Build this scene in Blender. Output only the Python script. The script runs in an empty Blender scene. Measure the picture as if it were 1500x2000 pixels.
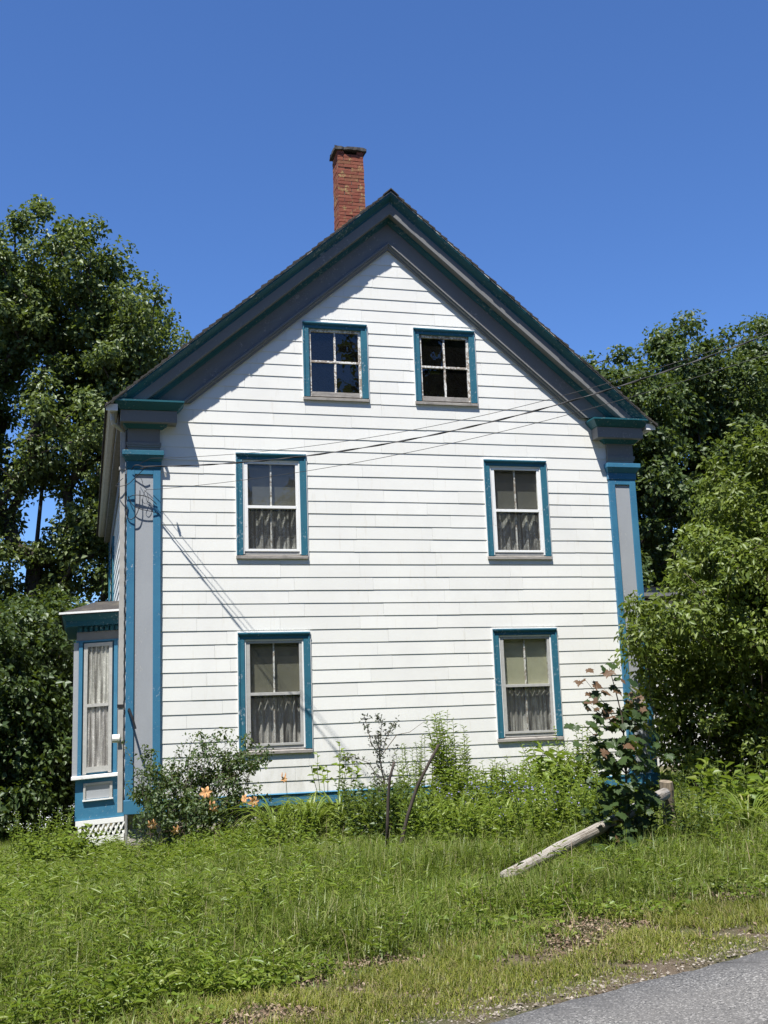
import bpy, math, random
import numpy as np
from mathutils import Matrix, Vector

# ------------------------------------------------------------------ camera, sky, sun, exposure
S = bpy.context.scene
C = S.collection
CAMP = np.array([-1.0503, -16.2948, 1.0363])
YAW, PITCH, ROLL, FPX = 0.2667, 0.1846, -0.0363, 2167.4


def cam_axes():
    cy, sy, cp, sp, cr, sr = math.cos(YAW), math.sin(YAW), math.cos(PITCH), math.sin(PITCH), math.cos(ROLL), math.sin(ROLL)
    f = np.array([sy * cp, cy * cp, sp]); r = np.array([cy, -sy, 0.0]); u = np.cross(r, f)
    return cr * r + sr * u, -sr * r + cr * u, f


CR, CU, CF = cam_axes()
cd = bpy.data.cameras.new('camera')
cd.sensor_fit = 'HORIZONTAL'; cd.sensor_width = 36.0; cd.lens = FPX / 1500 * 36.0
cd.clip_start = 0.1; cd.clip_end = 2000
cam = bpy.data.objects.new('camera', cd); C.objects.link(cam)
m = Matrix.Identity(4)
for i in range(3):
    m[i][0], m[i][1], m[i][2], m[i][3] = CR[i], CU[i], -CF[i], CAMP[i]
cam.matrix_world = m
S.camera = cam

SUN = np.array([-0.75, -1.0, 2.73]); SUN = SUN / np.linalg.norm(SUN)
W = bpy.data.worlds.new('World'); S.world = W; W.use_nodes = True
nt = W.node_tree
sky = nt.nodes.new('ShaderNodeTexSky'); sky.sky_type = 'NISHITA'; sky.sun_disc = False
sky.sun_elevation = math.asin(SUN[2]); sky.sun_rotation = math.atan2(SUN[0], SUN[1])
sky.altitude = 0; sky.air_density = 0.9; sky.dust_density = 0.0; sky.ozone_density = 10.0
bg = nt.nodes['Background']; bg.inputs['Strength'].default_value = 0.095
hsv = nt.nodes.new('ShaderNodeHueSaturation'); hsv.inputs['Saturation'].default_value = 1.07; hsv.inputs['Hue'].default_value = 0.506
nt.links.new(sky.outputs['Color'], hsv.inputs['Color']); nt.links.new(hsv.outputs['Color'], bg.inputs['Color'])
sd = bpy.data.lights.new('sun', 'SUN'); sd.energy = 5.0; sd.angle = math.radians(0.53); sd.color = (1.0, 0.965, 0.91)
so = bpy.data.objects.new('sun', sd); C.objects.link(so)
so.rotation_euler = Vector(SUN).to_track_quat('Z', 'Y').to_euler(); so.location = (-20, -25, 60)
S.view_settings.view_transform = 'Standard'; S.view_settings.look = 'None'
S.view_settings.exposure = 0.95; S.view_settings.gamma = 1.0; S.view_settings.use_curve_mapping = False

rng = np.random.default_rng(7)
random.seed(7)
PI = math.pi


# ------------------------------------------------------------------ node helpers
class NT:
    def __init__(s, name):
        s.m = bpy.data.materials.new(name); s.m.use_nodes = True
        s.t = s.m.node_tree; s.t.nodes.clear()
        s.out = s.t.nodes.new('ShaderNodeOutputMaterial')

    def n(s, typ, **kw):
        x = s.t.nodes.new(typ)
        for k, v in kw.items():
            if k.startswith('i_'):
                x.inputs[k[2:].replace('_', ' ')].default_value = v
            else:
                setattr(x, k, v)
        return x

    def l(s, a, b): s.t.links.new(a, b)

    def pos(s, scale=(1, 1, 1)):
        g = s.n('ShaderNodeNewGeometry'); mp = s.n('ShaderNodeMapping'); mp.inputs['Scale'].default_value = scale
        s.l(g.outputs['Position'], mp.inputs['Vector']); return mp.outputs['Vector']

    def noise(s, vec, scale, detail=4, rough=0.55):
        x = s.n('ShaderNodeTexNoise'); x.inputs['Scale'].default_value = scale; x.inputs['Detail'].default_value = detail
        x.inputs['Roughness'].default_value = rough
        s.l(vec, x.inputs['Vector']); return x.outputs['Fac']

    def ramp(s, fac, stops):
        x = s.n('ShaderNodeValToRGB'); e = x.color_ramp.elements
        while len(e) < len(stops): e.new(0.5)
        for k, (p, c) in enumerate(stops):
            e[k].position = p; e[k].color = (*c, 1) if len(c) == 3 else c
        s.l(fac, x.inputs['Fac']); return x.outputs['Color']

    def val(s, fac, a, b):
        x = s.n('ShaderNodeMapRange'); x.inputs['From Min'].default_value = a; x.inputs['From Max'].default_value = b
        s.l(fac, x.inputs['Value']); return x.outputs['Result']

    def mix(s, fac, a, b, mode='MIX'):
        x = s.n('ShaderNodeMix', data_type='RGBA', blend_type=mode)
        for sock, v in ((x.inputs[0], fac), (x.inputs[6], a), (x.inputs[7], b)):
            if isinstance(v, (int, float)): sock.default_value = v
            elif isinstance(v, tuple): sock.default_value = (*v, 1)
            else: s.l(v, sock)
        return x.outputs[2]

    def bump(s, h, strength=0.3, dist=0.01):
        x = s.n('ShaderNodeBump'); x.inputs['Strength'].default_value = strength; x.inputs['Distance'].default_value = dist
        s.l(h, x.inputs['Height']); return x.outputs['Normal']

    def principled(s, col, rough=0.6, normal=None, spec=0.3, **kw):
        p = s.n('ShaderNodeBsdfPrincipled')
        if isinstance(col, tuple): p.inputs['Base Color'].default_value = (*col, 1)
        else: s.l(col, p.inputs['Base Color'])
        if isinstance(rough, (int, float)): p.inputs['Roughness'].default_value = rough
        else: s.l(rough, p.inputs['Roughness'])
        p.inputs['Specular IOR Level'].default_value = spec
        if normal is not None: s.l(normal, p.inputs['Normal'])
        for k, v in kw.items(): p.inputs[k].default_value = v
        s.l(p.outputs[0], s.out.inputs['Surface']); return p


def mat_paint(name, c, c2=None, wear=(0.36, 0.34, 0.30), amount=0.35, rough=0.55, stretch=(1, 1, 1), bump=0.25, seedoff=0.0):
    k = NT(name); v = k.pos(stretch)
    c2 = c2 or tuple(x * 0.72 for x in c)
    a = k.noise(v, 2.3, 5, 0.6); b = k.noise(v, 26.0, 6, 0.7); d = k.noise(v, 90.0, 3, 0.6)
    base = k.mix(k.val(a, 0.32, 0.68), c, c2)
    wm = k.n('ShaderNodeMath', operation='ADD'); k.l(b, wm.inputs[0])
    wa = k.n('ShaderNodeMath', operation='MULTIPLY'); k.l(a, wa.inputs[0]); wa.inputs[1].default_value = 0.5
    k.l(wa.outputs[0], wm.inputs[1])
    wf = k.val(wm.outputs[0], 1.12 - amount, 1.20 - amount)
    col = k.mix(wf, base, wear)
    h = k.n('ShaderNodeMath', operation='SUBTRACT'); k.l(d, h.inputs[0]); k.l(wf, h.inputs[1])
    k.principled(col, rough, k.bump(h.outputs[0], bump, 0.004))
    return k.m


def mat_siding():
    k = NT('white_siding'); v = k.pos()
    oi = k.n('ShaderNodeObjectInfo')
    a = k.noise(v, 0.9, 5, 0.6); vs = k.pos((6, 6, 0.7)); st = k.noise(vs, 3.0, 5, 0.65)
    g = k.noise(k.pos((120, 120, 6)), 1.0, 3, 0.6); fine = k.noise(v, 60, 4, 0.6)
    base = k.mix(oi.outputs['Random'], (0.750, 0.746, 0.702), (0.705, 0.700, 0.655))
    base = k.mix(k.val(a, 0.45, 0.8), base, (0.66, 0.655, 0.62))
    stain = k.n('ShaderNodeMath', operation='MULTIPLY'); k.l(k.val(st, 0.60, 0.78), stain.inputs[0]); stain.inputs[1].default_value = 0.42
    base = k.mix(stain.outputs[0], base, (0.55, 0.50, 0.40))
    sx = k.n('ShaderNodeSeparateXYZ'); gg = k.n('ShaderNodeNewGeometry'); k.l(gg.outputs['Position'], sx.inputs[0])
    sp_ = k.n('ShaderNodeMath', operation='MULTIPLY'); k.l(k.val(sx.outputs[2], 0.9, 0.0), sp_.inputs[0]); k.l(k.val(k.noise(k.pos((3, 3, 1.2)), 2.2, 6, 0.7), 0.42, 0.72), sp_.inputs[1])
    sp2 = k.n('ShaderNodeMath', operation='MULTIPLY'); k.l(sp_.outputs[0], sp2.inputs[0]); sp2.inputs[1].default_value = 0.55
    base = k.mix(sp2.outputs[0], base, (0.36, 0.35, 0.28))
    hole = k.val(fine, 0.74, 0.78)
    hm = k.n('ShaderNodeMath', operation='MULTIPLY'); k.l(hole, hm.inputs[0]); hm.inputs[1].default_value = 0.35
    base = k.mix(hm.outputs[0], base, (0.45, 0.43, 0.38))
    k.principled(base, 0.62, k.bump(g, 0.35, 0.004), 0.25)
    return k.m


def mat_wood(name, c, c2, rough=0.85, stretch=(30, 30, 2)):
    k = NT(name); v = k.pos(stretch)
    a = k.noise(v, 1.5, 6, 0.7); b = k.noise(k.pos(), 9, 4)
    col = k.mix(k.val(a, 0.3, 0.7), c, c2)
    col = k.mix(k.val(b, 0.5, 0.75), col, tuple(x * 0.5 for x in c))
    k.principled(col, rough, k.bump(a, 0.6, 0.008), 0.15)
    return k.m


def mat_leaf(name, cols, trans=0.35, gloss=0.12, rough=0.45):
    k = NT(name)
    g = k.n('ShaderNodeNewGeometry')
    n = len(cols)
    col = k.ramp(g.outputs['Random Per Island'], [((i + 0.5) / n, c) for i, c in enumerate(cols)])
    big = k.noise(k.pos(), 0.55, 3)
    hs = k.n('ShaderNodeHueSaturation'); k.l(col, hs.inputs['Color']); k.l(k.val(big, 0.2, 0.8), hs.inputs['Value'])
    mr = k.n('ShaderNodeMapRange'); mr.inputs['From Min'].default_value = 0.3; mr.inputs['From Max'].default_value = 0.7
    mr.inputs['To Min'].default_value = 0.75; mr.inputs['To Max'].default_value = 1.2; k.l(big, mr.inputs['Value'])
    k.l(mr.outputs[0], hs.inputs['Value'])
    d = k.n('ShaderNodeBsdfDiffuse'); k.l(hs.outputs[0], d.inputs['Color'])
    t = k.n('ShaderNodeBsdfTranslucent')
    tc = k.mix(0.55, hs.outputs[0], (0.22, 0.30, 0.02)); k.l(tc, t.inputs['Color'])
    m1 = k.n('ShaderNodeMixShader'); m1.inputs[0].default_value = trans; k.l(d.outputs[0], m1.inputs[1]); k.l(t.outputs[0], m1.inputs[2])
    gl = k.n('ShaderNodeBsdfGlossy'); gl.inputs['Roughness'].default_value = rough; gl.inputs['Color'].default_value = (0.9, 0.95, 0.9, 1)
    m2 = k.n('ShaderNodeMixShader'); m2.inputs[0].default_value = gloss * 0.22; k.l(m1.outputs[0], m2.inputs[1]); k.l(gl.outputs[0], m2.inputs[2])
    k.l(m2.outputs[0], k.out.inputs['Surface'])
    return k.m


def mat_plain(name, c, rough=0.6, spec=0.3, noise=0.15, scale=20, metal=0.0):
    k = NT(name); a = k.noise(k.pos(), scale, 5, 0.6)
    col = k.mix(k.val(a, 0.3, 0.7), tuple(x * (1 - noise) for x in c), tuple(min(1, x * (1 + noise)) for x in c))
    k.principled(col, rough, k.bump(a, 0.2, 0.004), spec, Metallic=metal)
    return k.m


def mat_glass(name, tint, refl=1.0, rough=0.0, dust=0.0):
    k = NT(name)
    t = k.n('ShaderNodeBsdfTransparent'); t.inputs['Color'].default_value = (*tint, 1)
    g = k.n('ShaderNodeBsdfGlossy'); g.inputs['Roughness'].default_value = rough
    b = k.bump(k.noise(k.pos(), 2.5, 2), 0.12, 0.02); k.l(b, g.inputs['Normal'])
    fr = k.n('ShaderNodeLayerWeight'); pw = k.n('ShaderNodeMath', operation='POWER'); k.l(fr.outputs['Facing'], pw.inputs[0]); fr.inputs['Blend'].default_value = 0.5; pw.inputs[1].default_value = 5.0
    ml = k.n('ShaderNodeMath', operation='MULTIPLY_ADD'); k.l(pw.outputs[0], ml.inputs[0]); ml.inputs[1].default_value = 0.9; ml.inputs[2].default_value = 0.045 * refl
    du = k.n('ShaderNodeBsdfDiffuse'); du.inputs['Color'].default_value = (0.5, 0.48, 0.43, 1)
    dm = k.n('ShaderNodeMixShader'); dn = k.n('ShaderNodeMath', operation='MULTIPLY'); k.l(k.noise(k.pos(), 9, 5, 0.7), dn.inputs[0]); dn.inputs[1].default_value = dust
    k.l(dn.outputs[0], dm.inputs[0]); k.l(t.outputs[0], dm.inputs[1]); k.l(du.outputs[0], dm.inputs[2])
    mx = k.n('ShaderNodeMixShader'); k.l(ml.outputs[0], mx.inputs[0]); k.l(dm.outputs[0], mx.inputs[1]); k.l(g.outputs[0], mx.inputs[2])
    k.l(mx.outputs[0], k.out.inputs['Surface'])
    return k.m


def mat_screen(name, col, cover):
    k = NT(name)
    t = k.n('ShaderNodeBsdfTransparent'); d = k.n('ShaderNodeBsdfDiffuse'); d.inputs['Color'].default_value = (*col, 1)
    mx = k.n('ShaderNodeMixShader'); mx.inputs[0].default_value = cover
    k.l(t.outputs[0], mx.inputs[1]); k.l(d.outputs[0], mx.inputs[2]); k.l(mx.outputs[0], k.out.inputs['Surface'])
    return k.m


def mat_lace(name, col=(0.75, 0.74, 0.70), dens=0.5):
    k = NT(name); v = k.pos((1, 0.3, 1))
    vo = k.n('ShaderNodeTexVoronoi', feature='DISTANCE_TO_EDGE'); vo.inputs['Scale'].default_value = 55; k.l(v, vo.inputs['Vector'])
    no = k.noise(v, 16, 4, 0.6)
    a = k.n('ShaderNodeMath', operation='MULTIPLY_ADD'); k.l(vo.outputs['Distance'], a.inputs[0]); a.inputs[1].default_value = -2.2; k.l(no, a.inputs[2])
    f = k.val(a.outputs[0], 0.22, 0.52)
    sk = k.val(k.noise(k.pos((14, 0, 0.5)), 1.6, 3, 0.6), 0.36, 0.62)
    f1 = k.n('ShaderNodeMath', operation='MULTIPLY_ADD'); k.l(f, f1.inputs[0]); f1.inputs[1].default_value = 1 - dens; f1.inputs[2].default_value = dens
    f2 = k.n('ShaderNodeMath', operation='MULTIPLY'); k.l(f1.outputs[0], f2.inputs[0]); k.l(sk, f2.inputs[1])
    t = k.n('ShaderNodeBsdfTransparent'); d = k.n('ShaderNodeBsdfDiffuse'); d.inputs['Color'].default_value = (*col, 1)
    mx = k.n('ShaderNodeMixShader'); k.l(f2.outputs[0], mx.inputs[0]); k.l(t.outputs[0], mx.inputs[1]); k.l(d.outputs[0], mx.inputs[2])
    k.l(mx.outputs[0], k.out.inputs['Surface'])
    return k.m


M = {}
M['siding'] = mat_siding()
M['teal'] = mat_paint('teal_paint', (0.032, 0.145, 0.200), (0.022, 0.108, 0.160), (0.24, 0.32, 0.36), 0.27, 0.5)
M['blue'] = mat_paint('blue_paint', (0.050, 0.185, 0.295), (0.034, 0.145, 0.250), (0.30, 0.38, 0.44), 0.24, 0.5)
M['darkteal'] = mat_paint('dark_teal_paint', (0.018, 0.105, 0.130), (0.012, 0.075, 0.100), (0.20, 0.24, 0.24), 0.27, 0.45)
M['grey'] = mat_paint('grey_trim_paint', (0.190, 0.190, 0.186), (0.165, 0.166, 0.163), (0.30, 0.29, 0.27), 0.25, 0.6)
M['lilac'] = mat_paint('lilac_grey_paint', (0.340, 0.356, 0.372), (0.300, 0.316, 0.334), (0.50, 0.49, 0.46), 0.22, 0.6, (1, 1, 0.4), 0.6)
M['oldwhite'] = mat_paint('weathered_white_paint', (0.74, 0.73, 0.69), (0.66, 0.65, 0.61), (0.30, 0.25, 0.20), 0.40, 0.6)
M['white'] = mat_paint('white_paint', (0.80, 0.80, 0.78), (0.74, 0.74, 0.72), (0.50, 0.48, 0.44), 0.24, 0.5)
M['alu'] = mat_plain('painted_aluminium', (0.62, 0.62, 0.60), 0.4, 0.4, 0.05)
M['aluold'] = mat_plain('dull_aluminium', (0.40, 0.395, 0.37), 0.5, 0.4, 0.10)
M['sill'] = mat_wood('weathered_sill_wood', (0.36, 0.34, 0.31), (0.22, 0.20, 0.18), 0.9, (3, 30, 30))
M['soffit'] = mat_wood('soffit_wood', (0.26, 0.25, 0.235), (0.20, 0.19, 0.18), 0.8, (30, 2, 30))
M['gutter'] = mat_plain('gutter_metal', (0.42, 0.41, 0.38), 0.5, 0.4, 0.12, 8)
M['pipe'] = mat_plain('downspout_metal', (0.40, 0.385, 0.35), 0.5, 0.4, 0.10, 8)
M['black'] = mat_plain('black_rubber', (0.02, 0.02, 0.022), 0.6, 0.3)
M['ceramic'] = mat_plain('white_plastic', (0.78, 0.76, 0.68), 0.4, 0.4, 0.05)
M['attic_glass'] = mat_glass('attic_glass', (0.35, 0.38, 0.42), 1.6, 0.0, 0.015)
M['glass'] = mat_glass('window_glass', (0.93, 0.94, 0.92), 0.8, 0.0, 0.05)
M['screen'] = mat_screen('insect_screen', (0.14, 0.14, 0.135), 0.16)
M['lace'] = mat_lace('lace_curtain', (0.80, 0.80, 0.76), 0.30)
M['lace_thick'] = mat_lace('heavy_lace_curtain', (0.80, 0.78, 0.73), 0.55)
M['shade'] = mat_plain('roller_shade_cloth', (0.42, 0.41, 0.30), 0.9, 0.1, 0.08, 6)
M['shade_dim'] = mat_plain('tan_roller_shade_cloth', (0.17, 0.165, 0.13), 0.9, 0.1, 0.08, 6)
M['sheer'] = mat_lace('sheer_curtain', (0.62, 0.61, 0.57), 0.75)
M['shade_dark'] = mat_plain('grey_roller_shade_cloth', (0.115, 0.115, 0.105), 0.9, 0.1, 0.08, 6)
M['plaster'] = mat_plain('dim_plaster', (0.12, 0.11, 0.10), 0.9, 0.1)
M['wood_dark'] = mat_wood('dark_stick_bark', (0.075, 0.06, 0.05), (0.035, 0.03, 0.027))
M['log_old'] = mat_wood('weathered_log', (0.36, 0.335, 0.30), (0.17, 0.15, 0.13), 0.9, (3, 14, 30))
M['post'] = mat_wood('lichened_post', (0.30, 0.245, 0.175), (0.10, 0.080, 0.060), 0.95, (22, 22, 5))
M['bark'] = mat_wood('tree_bark', (0.085, 0.072, 0.060), (0.040, 0.034, 0.029), 0.95, (10, 10, 2))
M['twig'] = mat_wood('twig_bark', (0.16, 0.13, 0.10), (0.09, 0.075, 0.06), 0.9, (20, 20, 5))


def mat_log():
    k = NT('weathered_rail'); g = k.n('ShaderNodeNewGeometry')
    a = k.n('ShaderNodeMapping'); a.inputs['Rotation'].default_value = (0, 0, -0.44); k.l(g.outputs['Position'], a.inputs['Vector'])
    b = k.n('ShaderNodeMapping'); b.inputs['Rotation'].default_value = (0, 0.24, 0); k.l(a.outputs[0], b.inputs['Vector'])
    c = k.n('ShaderNodeMapping'); c.inputs['Scale'].default_value = (2.2, 45, 45); k.l(b.outputs[0], c.inputs['Vector'])
    st = k.noise(c.outputs[0], 1.0, 6, 0.7); kn = k.noise(k.pos(), 11, 4, 0.6)
    col = k.ramp(st, [(0.30, (0.09, 0.075, 0.06)), (0.45, (0.26, 0.235, 0.20)), (0.60, (0.37, 0.345, 0.31)), (0.8, (0.46, 0.43, 0.39))])
    col = k.mix(k.val(kn, 0.58, 0.68), col, (0.15, 0.12, 0.09))
    k.principled(col, 0.9, k.bump(st, 1.0, 0.02), 0.15); return k.m


M['log'] = mat_log()


def mat_brick():
    k = NT('brick_face'); oi = k.n('ShaderNodeObjectInfo'); v = k.pos()
    c = k.ramp(oi.outputs['Random'], [(0.0, (0.18, 0.062, 0.042)), (0.4, (0.25, 0.084, 0.054)), (0.7, (0.28, 0.105, 0.066)), (1.0, (0.22, 0.115, 0.06))])
    a = k.noise(v, 35, 5, 0.65)
    c = k.mix(k.val(a, 0.35, 0.75), c, (0.20, 0.06, 0.04))
    l = k.noise(v, 7.5, 4, 0.6); l2 = k.noise(v, 30, 3, 0.6)
    ad = k.n('ShaderNodeMath', operation='MULTIPLY'); k.l(k.val(l, 0.56, 0.66), ad.inputs[0]); k.l(k.val(l2, 0.40, 0.60), ad.inputs[1])
    c = k.mix(ad.outputs[0], c, (0.36, 0.27, 0.12))
    k.principled(c, 0.9, k.bump(a, 0.6, 0.006), 0.15); return k.m


M['brick'] = mat_brick()
M['mortar'] = mat_plain('mortar', (0.15, 0.115, 0.095), 0.95, 0.1, 0.3, 30)
M['cap'] = mat_plain('lichened_cap_stone', (0.075, 0.07, 0.065), 0.95, 0.1, 0.5, 14)


def mat_shingle():
    k = NT('asphalt_shingle'); v = k.pos()
    a = k.noise(v, 60, 4, 0.7); b = k.noise(v, 3, 4)
    c = k.mix(k.val(a, 0.3, 0.7), (0.035, 0.033, 0.032), (0.075, 0.070, 0.065))
    c = k.mix(k.val(b, 0.55, 0.75), c, (0.10, 0.09, 0.07))
    k.principled(c, 0.95, k.bump(a, 0.5, 0.005), 0.1); return k.m


M['shingle'] = mat_shingle()


def mat_stone():
    k = NT('foundation_stone'); v = k.pos()
    a = k.noise(v, 4, 6, 0.65); b = k.noise(v, 25, 5, 0.7)
    c = k.mix(k.val(a, 0.3, 0.7), (0.22, 0.205, 0.18), (0.36, 0.34, 0.30))
    c = k.mix(k.val(b, 0.5, 0.8), c, (0.14, 0.13, 0.11))
    k.principled(c, 0.9, k.bump(b, 0.8, 0.02), 0.15); return k.m


M['stone'] = mat_stone()


def mat_soil():
    k = NT('soil_and_thatch'); v = k.pos()
    a = k.noise(v, 1.6, 5, 0.6); b = k.noise(v, 22, 6, 0.7); d = k.noise(k.pos((1, 1, 1)), 90, 4, 0.7)
    c = k.mix(k.val(b, 0.3, 0.7), (0.085, 0.062, 0.042), (0.20, 0.16, 0.115))
    c = k.mix(k.val(a, 0.42, 0.62), c, (0.07, 0.085, 0.03))
    c = k.mix(k.val(d, 0.58, 0.75), c, (0.27, 0.23, 0.17))
    k.principled(c, 0.95, k.bump(d, 0.9, 0.03), 0.1); return k.m


M['soil'] = mat_soil()


def mat_asphalt():
    k = NT('old_asphalt'); v = k.pos()
    vo = k.n('ShaderNodeTexVoronoi'); vo.inputs['Scale'].default_value = 120; k.l(v, vo.inputs['Vector'])
    a = k.noise(v, 1.2, 5, 0.6); b = k.noise(v, 140, 4, 0.7)
    c = k.mix(k.val(b, 0.3, 0.7), (0.090, 0.087, 0.082), (0.165, 0.160, 0.150))
    st = k.n('ShaderNodeSeparateColor'); k.l(vo.outputs['Color'], st.inputs[0])
    c = k.mix(k.val(st.outputs[0], 0.80, 0.86), c, (0.30, 0.29, 0.27))
    c = k.mix(k.val(st.outputs[1], 0.86, 0.9), c, (0.04, 0.04, 0.04))
    c = k.mix(k.val(a, 0.45, 0.75), c, (0.115, 0.110, 0.103))
    wv = k.noise(v, 1.3, 3); ad = k.n('ShaderNodeMix', data_type='VECTOR'); ad.inputs[0].default_value = 0.16
    nz = k.n('ShaderNodeTexNoise'); nz.inputs['Scale'].default_value = 1.7; k.l(v, nz.inputs['Vector'])
    k.l(v, ad.inputs[4]); k.l(nz.outputs['Color'], ad.inputs[5])
    cr = k.n('ShaderNodeTexVoronoi', feature='DISTANCE_TO_EDGE'); cr.inputs['Scale'].default_value = 0.42; k.l(ad.outputs[1], cr.inputs['Vector'])
    crk = k.n('ShaderNodeMath', operation='MULTIPLY'); k.l(k.val(cr.outputs['Distance'], 0.0065, 0.001), crk.inputs[0]); k.l(k.val(k.noise(v, 5, 4, .7), 0.35, 0.6), crk.inputs[1]); crm = crk.outputs[0]
    c = k.mix(crm, c, (0.05, 0.047, 0.043))
    k.principled(c, 0.85, k.bump(b, 0.6, 0.006), 0.25); return k.m


M['asphalt'] = mat_asphalt()
M['gravel'] = mat_leaf('roadside_gravel', [(0.13, 0.11, 0.09), (0.24, 0.21, 0.17), (0.10, 0.085, 0.07), (0.18, 0.155, 0.125), (0.30, 0.27, 0.23)], 0.0, 0.03, 0.7)
M['litter'] = mat_leaf('dead_leaf_litter', [(0.16, 0.11, 0.075), (0.22, 0.16, 0.11), (0.10, 0.07, 0.05), (0.28, 0.22, 0.16)], 0.05, 0.04, 0.6)

# leaf sets
M['maple'] = mat_leaf('maple_foliage', [(0.070, 0.102, 0.028), (0.094, 0.126, 0.036), (0.118, 0.148, 0.048), (0.078, 0.108, 0.032)], 0.30, 0.10, 0.42)
M['forest'] = mat_leaf('forest_foliage', [(0.046, 0.074, 0.020), (0.060, 0.090, 0.025), (0.076, 0.106, 0.031), (0.038, 0.060, 0.018)], 0.28, 0.09, 0.45)
M['hedge'] = mat_leaf('hedge_foliage', [(0.034, 0.060, 0.016), (0.046, 0.074, 0.020), (0.060, 0.088, 0.025)], 0.26, 0.12, 0.45)
M['bush'] = mat_leaf('shrub_foliage', [(0.100, 0.144, 0.022), (0.128, 0.172, 0.029), (0.158, 0.194, 0.038), (0.078, 0.112, 0.020)], 0.34, 0.10, 0.45)
M['rose'] = mat_leaf('rose_foliage', [(0.040, 0.070, 0.026), (0.060, 0.095, 0.030), (0.085, 0.110, 0.040)], 0.28, 0.10, 0.45)
M['grass'] = mat_leaf('grass_blades', [(0.105, 0.160, 0.022), (0.145, 0.200, 0.028), (0.185, 0.230, 0.040), (0.115, 0.170, 0.030), (0.28, 0.27, 0.11)], 0.42, 0.09, 0.45)
M['weed'] = mat_leaf('weed_leaves', [(0.105, 0.165, 0.022), (0.140, 0.205, 0.028), (0.175, 0.235, 0.038), (0.110, 0.155, 0.028), (0.21, 0.25, 0.055)], 0.42, 0.09, 0.42)
M['verge'] = mat_leaf('verge_grass', [(0.15, 0.18, 0.026), (0.20, 0.22, 0.034), (0.24, 0.24, 0.045), (0.13, 0.16, 0.034), (0.30, 0.25, 0.11)], 0.36, 0.07, 0.45)
M['strap'] = mat_leaf('daylily_leaves', [(0.13, 0.185, 0.032), (0.16, 0.215, 0.040), (0.20, 0.235, 0.050)], 0.36, 0.10, 0.4)
M['lime'] = mat_leaf('lime_leaves', [(0.13, 0.19, 0.030), (0.17, 0.22, 0.040), (0.11, 0.16, 0.030)], 0.38, 0.08, 0.45)
M['sap'] = mat_leaf('sapling_leaf_green', [(0.030, 0.054, 0.018), (0.042, 0.068, 0.021)], 0.24, 0.08, 0.42)
M['sapred'] = mat_leaf('sapling_leaf_red', [(0.115, 0.050, 0.036), (0.14, 0.075, 0.045), (0.10, 0.070, 0.035)], 0.30, 0.12, 0.42)
M['purple'] = mat_leaf('dull_purple_leaves', [(0.075, 0.080, 0.070), (0.095, 0.085, 0.085), (0.065, 0.080, 0.050)], 0.2, 0.08, 0.5)
M['petal'] = mat_leaf('orange_petals', [(0.74, 0.36, 0.15), (0.80, 0.45, 0.22)], 0.35, 0.04, 0.5)
M['petalw'] = mat_leaf('cream_petals', [(0.82, 0.74, 0.42), (0.85, 0.80, 0.60)], 0.30, 0.04, 0.5)
M['petalv'] = mat_leaf('violet_petals', [(0.24, 0.22, 0.45), (0.30, 0.27, 0.50)], 0.30, 0.04, 0.5)
M['petalwhite'] = mat_leaf('white_petals', [(0.70, 0.70, 0.72), (0.60, 0.60, 0.66)], 0.30, 0.04, 0.5)


# ------------------------------------------------------------------ object helpers
WORLD = {}


def wl(o): return WORLD[o.name] if o is not None else np.zeros(3)


def empty(name, loc, label=None, cat=None, group=None, parent=None):
    o = bpy.data.objects.new(name, None); C.objects.link(o); o.empty_display_size = 0.3
    loc = np.array(loc, float)
    o.parent = parent; o.location = loc - wl(parent); WORLD[o.name] = loc
    tag(o, label, cat, group); return o


def tag(o, label=None, cat=None, group=None, kind=None):
    if label: o['label'] = label
    if cat: o['category'] = cat
    if group: o['group'] = group
    if kind: o['kind'] = kind
    return o


def link_mesh(name, me, parent, center):
    o = bpy.data.objects.new(name, me); C.objects.link(o)
    o.parent = parent; o.location = np.array(center) - wl(parent); WORLD[o.name] = np.array(center, float)
    return o


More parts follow.
